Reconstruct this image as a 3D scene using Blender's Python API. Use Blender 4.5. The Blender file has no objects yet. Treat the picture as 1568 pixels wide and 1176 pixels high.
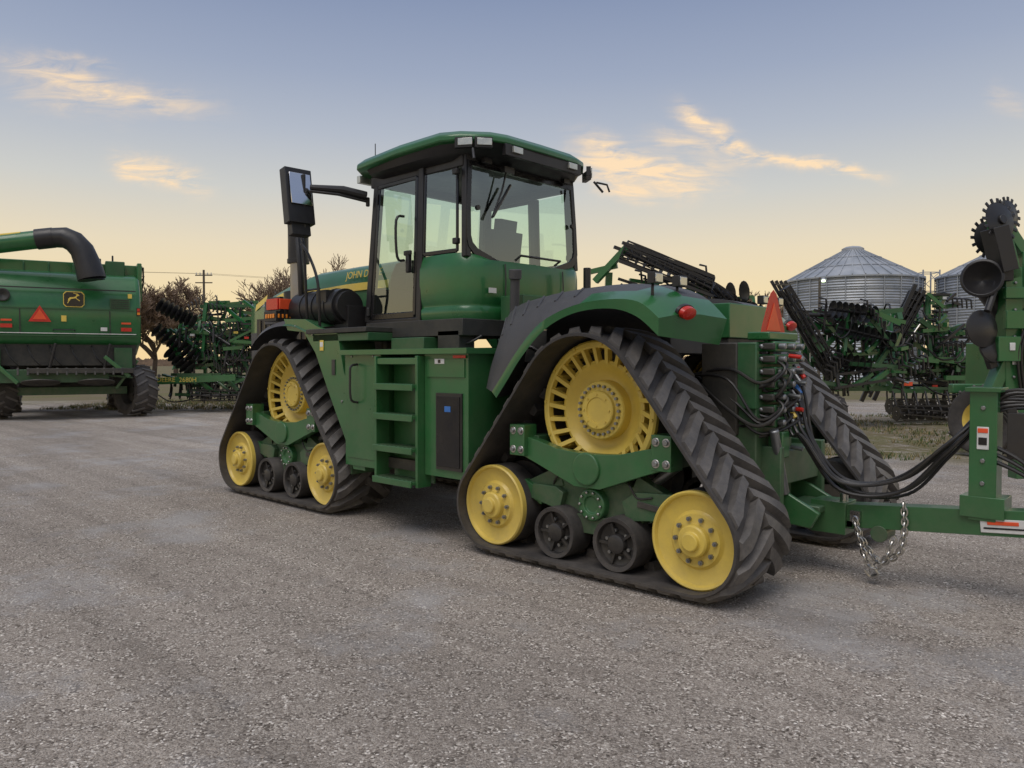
import bpy, bmesh, math, random
from mathutils import Vector, Matrix, Euler
random.seed(7)
R=math.radians
scene=bpy.context.scene
# ------------------------------------------------------------------ materials
def nmat(name):
    m=bpy.data.materials.new(name); m.use_nodes=True
    nt=m.node_tree; b=nt.nodes['Principled BSDF']
    return m,nt,b
def pmat(name,col,rough=.5,metal=0,dust=0.0,dustcol=(.20,.17,.13),coat=0,var=.12,bump=0,scale=6,spec=.5):
    m,nt,b=nmat(name)
    N=nt.nodes.new; L=nt.links.new
    geo=N('ShaderNodeNewGeometry')
    n1=N('ShaderNodeTexNoise'); n1.inputs['Scale'].default_value=scale; n1.inputs['Detail'].default_value=4; n1.inputs['Roughness'].default_value=.65
    L(geo.outputs['Position'],n1.inputs['Vector'])
    mr=N('ShaderNodeMapRange'); mr.inputs[1].default_value=.3; mr.inputs[2].default_value=.7
    mr.inputs[3].default_value=1-var; mr.inputs[4].default_value=1+var
    L(n1.outputs[0],mr.inputs[0])
    vm=N('ShaderNodeVectorMath'); vm.operation='SCALE'; vm.inputs[0].default_value=col
    L(mr.outputs[0],vm.inputs['Scale'])
    last=vm.outputs[0]
    if dust>0:
        n2=N('ShaderNodeTexNoise'); n2.inputs['Scale'].default_value=scale*.6; n2.inputs['Detail'].default_value=6; n2.inputs['Roughness'].default_value=.75
        L(geo.outputs['Position'],n2.inputs['Vector'])
        sx=N('ShaderNodeSeparateXYZ'); L(geo.outputs['Position'],sx.inputs[0])
        mh=N('ShaderNodeMapRange'); mh.inputs[1].default_value=0; mh.inputs[2].default_value=2.2; mh.inputs[3].default_value=1.7; mh.inputs[4].default_value=.35
        L(sx.outputs[2],mh.inputs[0])
        md=N('ShaderNodeMapRange'); md.inputs[1].default_value=.38; md.inputs[2].default_value=.72; md.inputs[3].default_value=dust*.25; md.inputs[4].default_value=dust
        L(n2.outputs[0],md.inputs[0])
        mm=N('ShaderNodeMath'); mm.operation='MULTIPLY'; mm.use_clamp=True; L(md.outputs[0],mm.inputs[0]); L(mh.outputs[0],mm.inputs[1])
        mx=N('ShaderNodeMix'); mx.data_type='RGBA'; L(mm.outputs[0],mx.inputs[0]); L(last,mx.inputs[6]); mx.inputs[7].default_value=(*dustcol,1)
        last=mx.outputs[2]
    L(last,b.inputs['Base Color'])
    mr2=N('ShaderNodeMapRange'); mr2.inputs[1].default_value=.3; mr2.inputs[2].default_value=.7
    mr2.inputs[3].default_value=max(.02,rough-.08); mr2.inputs[4].default_value=min(1,rough+.12)
    L(n1.outputs[0],mr2.inputs[0]); L(mr2.outputs[0],b.inputs['Roughness'])
    b.inputs['Metallic'].default_value=metal; b.inputs['Coat Weight'].default_value=coat; b.inputs['Coat Roughness'].default_value=.12
    b.inputs['Specular IOR Level'].default_value=spec
    if bump>0:
        n3=N('ShaderNodeTexNoise'); n3.inputs['Scale'].default_value=180; n3.inputs['Detail'].default_value=2
        L(geo.outputs['Position'],n3.inputs['Vector'])
        bp=N('ShaderNodeBump'); bp.inputs['Strength'].default_value=bump; bp.inputs['Distance'].default_value=.004
        L(n3.outputs[0],bp.inputs['Height']); L(bp.outputs[0],b.inputs['Normal'])
    return m
GREEN=pmat('green_paint',(.012,.125,.031),.34,0,.22,coat=.4,scale=3)
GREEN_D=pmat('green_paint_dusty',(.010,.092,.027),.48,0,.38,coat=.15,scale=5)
YEL=pmat('yellow_paint',(.76,.56,.090),.45,0,.28,(.30,.23,.13),coat=.2,scale=4,var=.08)
RUB=pmat('track_rubber',(.024,.023,.024),.62,0,.42,(.14,.122,.105),scale=7,bump=.5)
RUBL=pmat('track_rubber_lug',(.050,.048,.048),.5,0,.6,(.20,.18,.16),scale=9,bump=.4)
BLK=pmat('black_plastic',(.014,.014,.016),.4,0,.14,scale=4)
BLKG=pmat('black_gloss',(.008,.008,.01),.2,0,.05,scale=4)
GREY=pmat('grey_fender_plastic',(.062,.062,.066),.55,0,.2,(.14,.13,.12),scale=5,bump=.5)
DARK=pmat('dark_chassis',(.018,.020,.020),.55,0,.4,scale=6)
STEEL=pmat('zinc_steel',(.55,.54,.52),.3,1,.2,scale=9)
BOLT=pmat('bolt_steel',(.28,.29,.30),.4,.8,.2,scale=9)
RED=pmat('red_reflector',(.55,.022,.012),.3,0,.03,scale=5)
ORG=pmat('orange_reflector',(.80,.09,.025),.35,0,.03,scale=5)
AMB=pmat('amber_lens',(.8,.25,.02),.25,0,0,scale=5)
WHT=pmat('white_decal',(.70,.70,.68),.4,0,.1,scale=12)
BLUE=pmat('blue_decal',(.03,.16,.5),.4,0,.05,scale=12)
LAMP=pmat('lamp_lens',(.55,.56,.52),.12,.6,.05,scale=20)
MIRR=pmat('mirror_glass',(.7,.7,.7),.04,1,0,scale=2,var=.02)
SEAT=pmat('seat_fabric',(.018,.018,.017),.85,0,0,scale=20)
HOSE=pmat('hose_rubber',(.010,.010,.011),.35,0,.12,scale=9)
STACK=pmat('dull_aluminium',(.32,.31,.30),.35,.9,.15,scale=8)
def glass(name,tint,refl=.12):
    m,nt,b=nmat(name); nt.nodes.remove(b); N=nt.nodes.new; L=nt.links.new
    out=[n for n in nt.nodes if n.type=='OUTPUT_MATERIAL'][0]
    tr=N('ShaderNodeBsdfTransparent'); tr.inputs[0].default_value=(*tint,1)
    gl=N('ShaderNodeBsdfGlossy'); gl.inputs['Roughness'].default_value=.02; gl.inputs[0].default_value=(.9,.97,.93,1)
    fr=N('ShaderNodeLayerWeight'); fr.inputs[0].default_value=.5
    pw=N('ShaderNodeMath');pw.operation='POWER';pw.inputs[1].default_value=3.5;L(fr.outputs['Facing'],pw.inputs[0])
    mr=N('ShaderNodeMapRange'); mr.inputs[3].default_value=refl; mr.inputs[4].default_value=.85; L(pw.outputs[0],mr.inputs[0])
    mx=N('ShaderNodeMixShader'); L(mr.outputs[0],mx.inputs[0]); L(tr.outputs[0],mx.inputs[1]); L(gl.outputs[0],mx.inputs[2]); L(mx.outputs[0],out.inputs[0])
    return m
GLASS=glass('tinted_cab_glass',(.82,.96,.88),.18)
# ------------------------------------------------------------------ mesh builder
class MB:
    def __init__(s): s.v=[];s.f=[];s.m=[];s.mats=[]
    def add(s,vs,fs,mat):
        if mat not in s.mats: s.mats.append(mat)
        k=s.mats.index(mat); b=len(s.v)
        s.v+= [Vector(p) for p in vs]
        for f in fs: s.f.append([b+i for i in f]); s.m.append(k)
    def box(s,c,size,mat,rot=(0,0,0)):
        h=Vector(size)/2; E=Euler([R(a) for a in rot]).to_matrix(); c=Vector(c)
        vs=[c+E@Vector((h.x*i,h.y*j,h.z*k)) for i in(-1,1) for j in(-1,1) for k in(-1,1)]
        s.add(vs,[(0,1,3,2),(4,6,7,5),(0,4,5,1),(2,3,7,6),(0,2,6,4),(1,5,7,3)],mat)
    def bar(s,p1,p2,w,h,mat,up=(0,0,1)):
        p1=Vector(p1);p2=Vector(p2);d=(p2-p1).normalized();u=Vector(up)
        if abs(d.dot(u))>.95: u=Vector((1,0,0))
        a=d.cross(u).normalized();b=a.cross(d).normalized()
        vs=[p+a*i*w/2+b*j*h/2 for p in(p1,p2) for i,j in((-1,-1),(1,-1),(1,1),(-1,1))]
        s.add(vs,[(0,3,2,1),(4,5,6,7),(0,1,5,4),(1,2,6,5),(2,3,7,6),(3,0,4,7)],mat)
    def cyl(s,p1,p2,r,mat,n=20,r2=None):
        p1=Vector(p1);p2=Vector(p2);d=(p2-p1).normalized();r2=r if r2 is None else r2
        a=d.orthogonal().normalized();b=d.cross(a)
        vs=[];
        for p,rr in((p1,r),(p2,r2)):
            for i in range(n):
                t=2*math.pi*i/n; vs.append(p+(a*math.cos(t)+b*math.sin(t))*rr)
        fs=[(i,(i+1)%n,n+(i+1)%n,n+i) for i in range(n)]+[tuple(range(n)),tuple(range(n,2*n))]
        s.add(vs,fs,mat)
    def tube(s,pts,r,mat,n=8,sm=0,closed=False):
        pts=[Vector(p) for p in pts]
        if sm:
            q=[];m=len(pts)
            for i in range(m-1):
                p0=pts[max(i-1,0)];p1=pts[i];p2=pts[i+1];p3=pts[min(i+2,m-1)]
                for k in range(sm):
                    t=k/sm
                    q.append(.5*((2*p1)+(p2-p0)*t+(2*p0-5*p1+4*p2-p3)*t*t+(-p0+3*p1-3*p2+p3)*t**3))
            q.append(pts[-1]);pts=q
        m=len(pts);vs=[];a=None
        for i,p in enumerate(pts):
            if closed: d=(pts[(i+1)%m]-pts[i-1]).normalized()
            else: d=(pts[min(i+1,m-1)]-pts[max(i-1,0)]).normalized()
            if a is None: a=d.orthogonal().normalized()
            a=(a-d*a.dot(d)).normalized(); b=d.cross(a)
            rr=r[i] if isinstance(r,(list,tuple)) else r
            for k in range(n):
                t=2*math.pi*k/n; vs.append(p+(a*math.cos(t)+b*math.sin(t))*rr)
        fs=[]
        for i in range(m if closed else m-1):
            j=(i+1)%m
            for k in range(n): fs.append((i*n+k,i*n+(k+1)%n,j*n+(k+1)%n,j*n+k))
        if not closed: fs+=[tuple(range(n)),tuple(range((m-1)*n,m*n))]
        s.add(vs,fs,mat)
    def prism(s,poly,axis,a,b,mat):
        n=len(poly)
        def P(q,t):
            return {'y':(q[0],t,q[1]),'x':(t,q[0],q[1]),'z':(q[0],q[1],t)}[axis]
        vs=[P(q,a) for q in poly]+[P(q,b) for q in poly]
        s.add(vs,[tuple(range(n)),tuple(range(n,2*n))]+[(i,(i+1)%n,n+(i+1)%n,n+i) for i in range(n)],mat)
    def lathe(s,prof,c,ax,mat,n=40,closed=False):
        c=Vector(c);d=Vector(ax).normalized();a=d.orthogonal().normalized();b=d.cross(a);vs=[]
        for r,h in prof:
            for i in range(n):
                t=2*math.pi*i/n; vs.append(c+d*h+(a*math.cos(t)+b*math.sin(t))*max(r,.0005))
        fs=[];m=len(prof)
        for j in range(m if closed else m-1):
            k=(j+1)%m
            for i in range(n): fs.append((j*n+i,j*n+(i+1)%n,k*n+(i+1)%n,k*n+i))
        s.add(vs,fs,mat)
    def grid(s,rows,mat,mf=None):
        n=len(rows[0]);vs=[p for r in rows for p in r]
        g={}
        for j in range(len(rows)-1):
            for i in range(n-1):
                mm=mf(j,i) if mf else mat
                g.setdefault(mm.name,(mm,[]))[1].append((j*n+i,j*n+i+1,(j+1)*n+i+1,(j+1)*n+i))
        for mm,fs in g.values(): s.add(vs,fs,mm)
    def obj(s,name,parent=None,bevel=0,seg=2,ang=35,M=None,recalc=True,merge=False):
        me=bpy.data.meshes.new(name)
        vs=[(M@p if M else p) for p in s.v]
        me.from_pydata([tuple(p) for p in vs],[],s.f)
        for m in s.mats: me.materials.append(m)
        me.polygons.foreach_set('material_index',s.m)
        if recalc:
            bm=bmesh.new();bm.from_mesh(me)
            if merge: bmesh.ops.remove_doubles(bm,verts=bm.verts,dist=.0006)
            loose=[v for v in bm.verts if not v.link_faces]
            bmesh.ops.delete(bm,geom=loose,context='VERTS')
            bmesh.ops.recalc_face_normals(bm,faces=bm.faces);bm.to_mesh(me);bm.free()
        me.shade_smooth(); me.set_sharp_from_angle(angle=R(ang))
        o=bpy.data.objects.new(name,me); scene.collection.objects.link(o)
        if parent: o.parent=parent
        if bevel:
            md=o.modifiers.new('bevel','BEVEL');md.width=bevel;md.segments=seg;md.limit_method='ANGLE';md.angle_limit=R(40)
        return o
def empty(name,loc=(0,0,0),rotz=0):
    e=bpy.data.objects.new(name,None);e.location=loc;e.rotation_euler=(0,0,rotz);e.empty_display_size=.3
    scene.collection.objects.link(e);return e
def text(body,name,parent,loc,rot,size,mat,extr=.002):
    c=bpy.data.curves.new(name,'FONT');c.body=body;c.size=size;c.extrude=extr;c.align_x='CENTER';c.align_y='CENTER'
    c.materials.append(mat);o=bpy.data.objects.new(name,c);o.location=loc;o.rotation_euler=[R(a) for a in rot]
    scene.collection.objects.link(o);o.parent=parent;return o

# ================================================================== TRACTOR (x forward, y left, z up)
tractor=empty('articulated_tracked_tractor')
def hull(circ):
    n=len(circ);ph=[]
    for i in range(n):
        c1=circ[i];c2=circ[(i+1)%n];dx=c2[0]-c1[0];dz=c2[1]-c1[1];d=math.hypot(dx,dz)
        ph.append(math.atan2(dz,dx)-math.pi/2+math.asin((c1[2]-c2[2])/d))
    pts=[]
    for i in range(n):
        c=circ[i];a=ph[i-1];b=ph[i]
        while b<a:b+=2*math.pi
        k=max(4,int((b-a)/.07))
        for j in range(k+1):
            t=a+(b-a)*j/k
            pts.append((c[0]+c[2]*math.cos(t),c[1]+c[2]*math.sin(t),t))
    return pts
DZ=1.235
BP=hull([(-.945,.415,.335),(.945,.415,.335),(0,DZ,.56)])
def resample(P):
    n=len(P);L=0;cum=[0]
    for i in range(n):
        a=P[i];b=P[(i+1)%n];L+=math.hypot(b[0]-a[0],b[1]-a[1]);cum.append(L)
    def at(s):
        s%=L
        lo=0
        for i in range(n):
            if cum[i+1]>=s: lo=i;break
        a=P[lo];b=P[(lo+1)%n];t=(s-cum[lo])/max(1e-9,cum[lo+1]-cum[lo])
        da=(b[2]-a[2]+math.pi)%(2*math.pi)-math.pi
        ang=a[2]+da*t
        return a[0]+(b[0]-a[0])*t,a[1]+(b[1]-a[1])*t,math.cos(ang),math.sin(ang)
    return L,at
BL,BAT=resample(BP)
def bpos(s,y,h):
    x,z,nx,nz=BAT(s);return (x+nx*h,y,z+nz*h)
YC=1.12
def track_unit(cx,side,pre):
    M=Matrix.Translation((cx,0,0))@Matrix.Scale(side,4,(0,1,0))
    b=MB();n=230;vs=[];fs=[]
    for i in range(n):
        s=BL*i/n
        for y,h in((YC-.38,0),(YC-.38,.020),(YC-.36,.026),(YC+.36,.026),(YC+.38,.020),(YC+.38,0)): vs.append(bpos(s,y,h))
    for i in range(n):
        j=(i+1)%n
        for k in range(6): fs.append((i*6+k,i*6+(k+1)%6,j*6+(k+1)%6,j*6+k))
    b.add(vs,fs,RUB)
    N=38;pitch=BL/N
    for i in range(N):
        for half in(-1,1):
            s0=i*pitch+(0 if half>0 else pitch/2)
            K=6
            vs=[]
            for k in range(K+1):
                t=k/K;y=YC+half*(-.02+.372*t);sc=s0+.225*t**1.15
                wb=.050+.012*t;wt=.034+.010*t
                hh=.053 if t<.8 else (.050 if t<.97 else .022)
                for ds,h in((-wb,.023),(-wt,.026+hh),(wt,.026+hh),(wb,.023)):
                    vs.append(bpos(sc+ds,y,h))
            fs=[]
            for k in range(K):
                for q in range(4): fs.append((k*4+q,k*4+(q+1)%4,(k+1)*4+(q+1)%4,(k+1)*4+q))
            fs+=[(0,1,2,3),(K*4,K*4+1,K*4+2,K*4+3)]
            b.add(vs,fs,RUBL)
        s0=i*pitch;vs=[]
        for y,w in((YC-.05,.05),(YC+.05,.05)):
            for ds,h in((-.05,0.002),(-.03,-.06),(.03,-.06),(.05,.002)): vs.append(bpos(s0+ds,y,h))
        b.add(vs,[(0,1,2,3),(4,5,6,7),(0,1,5,4),(1,2,6,5),(2,3,7,6),(3,0,4,7)],RUB)
    b.obj(pre+'_belt',tractor,M=M,ang=30)
    w=MB();c=(0,0,DZ);Y=(0,1,0)
    for y0 in(1.19,.92):
        w.lathe([(.478,y0),(.52,y0),(.535,y0+.012),(.535,y0+.045),(.52,y0+.058),(.490,y0+.058),(.478,y0+.05)],c,Y,YEL,72,closed=True)
    w.lathe([(.385,1.10),(.385,1.165),(.36,1.175),(.335,1.15),(.30,1.12),(.255,1.105),(.232,1.11),(.225,1.19),(.217,1.2),(.155,1.2),(.150,1.203),(.148,1.232),(.140,1.24),(.10,1.24),(.096,1.232),(.001,1.232)],c,Y,YEL,64)
    w.lathe([(.48,.90),(.48,1.02),(.1,1.03)],c,Y,DARK,48)
    w.lathe([(.53,.98),(.53,1.19)],c,Y,DARK,48)
    for i in range(26):
        t=2*math.pi*i/26
        def pp(r,y,tt): return (r*math.cos(tt),y,DZ+r*math.sin(tt))
        w.bar(pp(.365,1.15,t),pp(.490,1.215,t+.06),.032,.05,YEL,up=Y)
        w.bar(pp(.493,.95,t+.06),pp(.493,1.2,t+.06),.04,.05,YEL,up=(math.cos(t),0,math.sin(t)))
    for i in range(24):
        t=2*math.pi*i/24;w.cyl((.186*math.cos(t),1.2,DZ+.186*math.sin(t)),(.186*math.cos(t),1.225,DZ+.186*math.sin(t)),.012,BOLT,6)
    for i in range(8):
        t=2*math.pi*i/8;w.cyl((.12*math.cos(t),1.24,DZ+.12*math.sin(t)),(.12*math.cos(t),1.25,DZ+.12*math.sin(t)),.007,YEL,6)
    for i in range(12):
        t=2*math.pi*i/12+.1;w.cyl((.505*math.cos(t),1.245,DZ+.505*math.sin(t)),(.505*math.cos(t),1.258,DZ+.505*math.sin(t)),.013,YEL,6)
    w.obj(pre+'_drive_wheel',tractor,M=M,ang=32)
    for ix,nm in((.945,'front'),(-.945,'rear')):
        w=MB();c=(ix,0,.415)
        w.lathe([(.333,1.36),(.333,1.405),(.322,1.415),(.31,1.41),(.298,1.385),(.26,1.372),(.20,1.368),(.185,1.38),(.178,1.39),(.12,1.392),(.112,1.396),(.108,1.435),(.098,1.447),(.07,1.45),(.064,1.455),(.060,1.475),(.052,1.48),(.001,1.48)],c,Y,YEL,64)
        w.lathe([(.20,1.17),(.325,1.17),(.335,1.185),(.335,1.36),(.2,1.36)],c,Y,RUB,56)
        w.lathe([(.20,.80),(.335,.80),(.335,1.03),(.20,1.03)],c,Y,RUB,48)
        w.cyl((ix,.80,.415),(ix,1.3,.415),.12,DARK,20)
        for i in range(10):
            t=2*math.pi*i/10
            p=(ix+.148*math.cos(t),1.39,.415+.148*math.sin(t));w.cyl(p,(p[0],1.412,p[2]),.017,BOLT,6);w.cyl(p,(p[0],1.425,p[2]),.008,BOLT,8)
        w.obj(pre+'_idler_'+nm,tractor,M=M,ang=32)
    for ix,nm in((.29,'front'),(-.29,'rear')):
        w=MB();c=(ix,0,.28)
        w.lathe([(.155,1.30),(.165,1.40),(.195,1.405),(.2,1.39),(.2,1.18),(.15,1.17)],c,Y,RUB,48)
        w.lathe([(.165,1.39),(.155,1.36),(.10,1.34),(.075,1.345),(.07,1.39),(.05,1.40),(.001,1.40)],c,Y,BLK,36)
        w.lathe([(.15,.80),(.2,.80),(.2,1.03),(.15,1.03)],c,Y,RUB,40)
        w.cyl((ix,.82,.28),(ix,1.3,.28),.08,DARK,16)
        for i in range(6):
            t=2*math.pi*i/6+.3;p=(ix+.10*math.cos(t),1.345,.28+.10*math.sin(t));w.cyl(p,(p[0],1.368,p[2]),.014,BOLT,6)
        for i in range(5):
            t=2*math.pi*i/5;w.bar((ix+.07*math.cos(t),1.365,.28+.07*math.sin(t)),(ix+.155*math.cos(t),1.37,.28+.155*math.sin(t)),.02,.02,BLK,up=Y)
        w.obj(pre+'_roller_'+nm,tractor,M=M,ang=40)
    f=MB()
    f.prism([(-.70,1.02),(-.70,.86),(-.52,.80),(-.30,.72),(-.12,.655),(.12,.655),(.30,.72),(.52,.80),(.70,.86),(.70,1.02),(.50,.98),(.3,.93),(.1,.915),(-.1,.915),(-.3,.93),(-.5,.98)],'y',1.27,1.36,GREEN)
    for sx in(-1,1):
        f.box((sx*.68,1.33,.975),(.16,.15,.25),GREEN)
        for i in(-1,1):
            for k in(-1,1):
                f.cyl((sx*.68+i*.042,1.40,.975+k*.075),(sx*.68+i*.042,1.425,.975+k*.075),.022,BOLT,6)
                f.cyl((sx*.68+i*.042,1.40,.975+k*.075),(sx*.68+i*.042,1.41,.975+k*.075),.032,STEEL,14)
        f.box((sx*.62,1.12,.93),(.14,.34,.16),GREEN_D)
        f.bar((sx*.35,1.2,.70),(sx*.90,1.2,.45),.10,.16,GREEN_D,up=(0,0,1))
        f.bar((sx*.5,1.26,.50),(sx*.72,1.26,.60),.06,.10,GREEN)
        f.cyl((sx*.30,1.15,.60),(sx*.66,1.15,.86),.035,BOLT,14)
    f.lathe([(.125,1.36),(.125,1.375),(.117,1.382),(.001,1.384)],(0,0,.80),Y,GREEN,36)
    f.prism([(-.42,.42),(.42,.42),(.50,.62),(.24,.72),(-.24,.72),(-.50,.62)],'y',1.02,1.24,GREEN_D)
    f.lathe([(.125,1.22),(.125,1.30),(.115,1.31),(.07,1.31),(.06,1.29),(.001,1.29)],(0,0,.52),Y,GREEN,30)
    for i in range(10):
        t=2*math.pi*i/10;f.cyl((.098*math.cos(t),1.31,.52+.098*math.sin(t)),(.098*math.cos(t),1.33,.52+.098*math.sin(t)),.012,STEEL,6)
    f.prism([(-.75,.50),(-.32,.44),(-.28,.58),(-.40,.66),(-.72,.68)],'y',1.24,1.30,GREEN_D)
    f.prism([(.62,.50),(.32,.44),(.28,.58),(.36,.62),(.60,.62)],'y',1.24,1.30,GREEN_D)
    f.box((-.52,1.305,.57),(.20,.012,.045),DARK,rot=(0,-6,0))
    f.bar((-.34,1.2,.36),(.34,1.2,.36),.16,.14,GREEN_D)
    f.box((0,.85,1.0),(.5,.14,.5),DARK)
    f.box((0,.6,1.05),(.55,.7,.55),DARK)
    f.box((.25,1.31,.72),(.05,.05,.03),BOLT);f.tube([(.3,1.25,.75),(.38,1.27,.68),(.45,1.22,.6),(.52,1.18,.62)],.010,HOSE,6,4)
    f.tube([(-.3,1.27,.74),(-.36,1.31,.70),(-.42,1.30,.62),(-.55,1.31,.64)],.009,HOSE,6,4)
    f.obj(pre+'_undercarriage_frame',tractor,bevel=.008,M=M)
for cx,nm in((-.107,'rear'),(4.33,'front')):
    track_unit(cx,1,nm+'_left'); track_unit(cx,-1,nm+'_right')
def catm(pts,k):
    out=[];m=len(pts)
    P=[Vector(p) for p in pts]
    for i in range(m-1):
        p0=P[max(i-1,0)];p1=P[i];p2=P[i+1];p3=P[min(i+2,m-1)]
        for j in range(k):
            t=j/k;out.append(.5*((2*p1)+(p2-p0)*t+(2*p0-5*p1+4*p2-p3)*t*t+(-p0+3*p1-3*p2+p3)*t**3))
    out.append(P[-1]);return out
def fender(cx,side,pre):
    M=Matrix.Translation((cx,0,0))@Matrix.Scale(side,4,(0,1,0))
    e=[(.86,1.31),(.74,1.45),(.58,1.64),(.34,1.85),(.05,1.965),(-.28,1.985),(-.51,1.92),(-.69,1.78)]
    lo=catm([(x,1.46,z) for x,z in e],5)
    hi_=[(.90,1.36),(.78,1.50),(.61,1.70),(.37,1.905),(.05,2.02),(-.28,2.05),(-.53,2.02),(-.70,1.90)]
    st=catm([(x,1.47,z) for x,z in hi_],5)
    mid=catm([(x,1.30,z) for x,z in [(1.14,1.38),(1.06,1.62),(.90,1.87),(.55,2.04),(.08,2.11),(-.28,2.12),(-.56,2.08),(-.74,1.93)]],5)
    cr=catm([(x,1.05,z) for x,z in [(1.29,1.36),(1.26,1.69),(1.09,2.04),(.70,2.15),(.18,2.195),(-.28,2.19),(-.58,2.11),(-.77,1.94)]],5)
    inn=catm([(x,.72,z) for x,z in [(1.33,1.36),(1.30,1.69),(1.13,2.05),(.72,2.17),(.18,2.205),(-.28,2.20),(-.60,2.10),(-.80,1.92)]],5)
    und=catm([(x,.72,z) for x,z in [(1.25,1.33),(1.22,1.66),(1.06,1.98),(.68,2.09),(.16,2.12),(-.28,2.09),(-.55,1.98),(-.74,1.73)]],5)
    rows=[lo,st,mid,cr,inn,und,lo]
    def mf(j,i):
        if j==0: return GREEN
        if j>=5: return DARK
        return GREEN if i>=(0,21,27,31,33)[j] else GREY
    b=MB();b.grid(rows,GREEN,mf)
    for idx in(0,-1):
        b.add([r[idx] for r in rows[:-1]],[tuple(range(6))],GREEN if idx else GREY)
    for i in range(9,21,2):
        b.tube([cr[i]+Vector((0,0,.002)),mid[i]*.5+cr[i]*.5+Vector((0,0,.006)),mid[i]+Vector((0,.0,.002))],.010,GREY,6)
    b.obj(pre+'_fender',tractor,M=M,ang=50,merge=True)
    l=MB()
    l.lathe([(.078,0),(.082,.02),(.074,.045),(.04,.055),(.001,.057)],(0,0,0),(0,0,1),RED,28)
    l.lathe([(.092,-.01),(.092,.012),(.080,.014)],(0,0,0),(0,0,1),BLK,28)
    Mx=M@Matrix.Translation((-.735,1.20,1.955))@Euler((0,R(-115),0)).to_matrix().to_4x4()@Matrix.Diagonal((.6,1.15,1,1))
    l.obj(pre+'_tail_lamp',tractor,M=Mx)
    l=MB()
    for y in(1.32,1.0):
        l.cyl((-.55,y,2.06),(-.55,y,2.15),.012,BLK,8)
        l.box((-.57,y,2.19),(.06,.11,.08),BLK); l.box((-.603,y,2.19),(.01,.09,.062),LAMP)
    l.obj(pre+'_work_lamps',tractor,bevel=.006,M=M)
fender(-.107,1,'rear_left');fender(.22,-1,'rear_right')
def front_fender(side,pre):
    M=Matrix.Scale(side,4,(0,1,0))
    b=MB()
    o=catm([(x,1.42,z) for x,z in [(3.72,1.93),(4.0,2.0),(4.4,2.0),(4.75,1.90),(5.02,1.70)]],4)
    o2=catm([(x,1.36,z) for x,z in [(3.72,1.97),(4.0,2.06),(4.4,2.06),(4.78,1.96),(5.07,1.74)]],4)
    i2=catm([(x,.75,z) for x,z in [(3.72,2.05),(4.0,2.12),(4.4,2.14),(4.85,2.05),(5.15,1.8)]],4)
    b.grid([o,o2,i2],GREY,lambda j,i:GREY if i>5 else GREEN_D)
    b.obj(pre+'_fender',tractor,M=M,ang=50)
    b=MB()
    b.prism([(4.20,2.09),(4.12,1.96),(3.78,1.93),(3.55,1.70),(3.28,1.25),(2.98,.78),(2.86,.52),(2.66,.52),(2.72,1.0),(3.02,1.5),(3.13,1.9),(3.50,1.98),(3.75,2.07)],'y',1.36,1.40,GREEN)
    b.prism([(3.13,1.9),(3.02,1.5),(2.72,1.0),(2.66,.52),(2.69,.52),(2.75,1.0),(3.05,1.5),(3.16,1.9)],'y',.95,1.36,GREEN_D)
    b.box((3.42,1.405,1.78),(.07,.006,.11),YEL); b.box((3.42,1.408,1.79),(.055,.004,.05),WHT)
    b.box((3.2,1.405,1.55),(.06,.01,.16),DARK);
    for x,z in((3.95,2.0),(3.6,1.9),(3.05,1.2),(2.8,.65)): b.cyl((x,1.40,z),(x,1.412,z),.014,BOLT,6)
    b.obj(pre+'_mud_guard',tractor,bevel=.006,M=M)
    b=MB()
    b.box((4.60,1.30,2.28),(.26,.05,.13),RED)
    b.box((4.60,1.28,2.28),(.30,.05,.17),BLK);b.box((4.60,1.30,2.14),(.28,.10,.12),BLK)
    b.box((4.45,1.2,2.28),(.02,.22,.12),ORG);b.box((4.75,1.05,2.2),(.5,.3,.28),GREY)
    for k in range(4): b.box((4.51+k*.055,1.355,2.14),(.035,.012,.05),AMB);b.box((4.447,1.32-k*.05,2.14),(.012,.022,.045),AMB)
    b.box((4.5,1.2,2.08),(.06,.2,.1),BLK)
    b.obj(pre+'_warning_lamps',tractor,bevel=.004,M=M)
front_fender(1,'front_left');front_fender(-1,'front_right')
# ---- chassis
b=MB()
b.box((.15,0,1.15),(2.1,.7,.7),DARK); b.box((2.3,0,1.3),(2.0,.9,.9),DARK); b.box((4.6,0,1.35),(3.0,.9,.9),DARK)
b.box((.25,0,1.88),(1.3,1.35,.42),GREY); b.box((1.25,0,1.75),(.5,1.1,.3),DARK)
b.box((-.42,-.30,1.95),(.30,.70,.29),GREEN);b.box((-.42,-.30,1.78),(.26,.66,.05),DARK)
b.box((1.3,.1,1.0),(.9,1.0,.35),DARK)
b.cyl((1.3,0,.5),(1.3,0,1.7),.16,GREEN_D,20)
b.box((1.3,0,.62),(.8,.55,.14),GREEN_D);b.box((5.9,0,1.0),(.5,.9,.5),GREEN_D)
for k in range(6):
    y=.5-.16*k
    b.tube([(.9,y,1.5+.03*k),(1.2,y+.1,1.75),(1.45,y+.15,1.45),(1.8,y,1.35)],.022,HOSE,8,6)
b.obj('chassis',tractor,bevel=.025,seg=3)
b=MB()
b.box((2.68,1.15,1.12),(.60,.52,1.12),GREEN); b.box((1.43,1.15,1.13),(.58,.52,1.10),GREEN)
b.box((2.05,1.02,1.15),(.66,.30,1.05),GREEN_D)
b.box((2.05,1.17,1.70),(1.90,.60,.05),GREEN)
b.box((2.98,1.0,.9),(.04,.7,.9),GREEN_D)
b.box((1.43,1.415,1.55),(.50,.012,.16),GREEN);b.box((2.68,1.413,1.10),(.50,.010,.92),GREEN)
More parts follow.
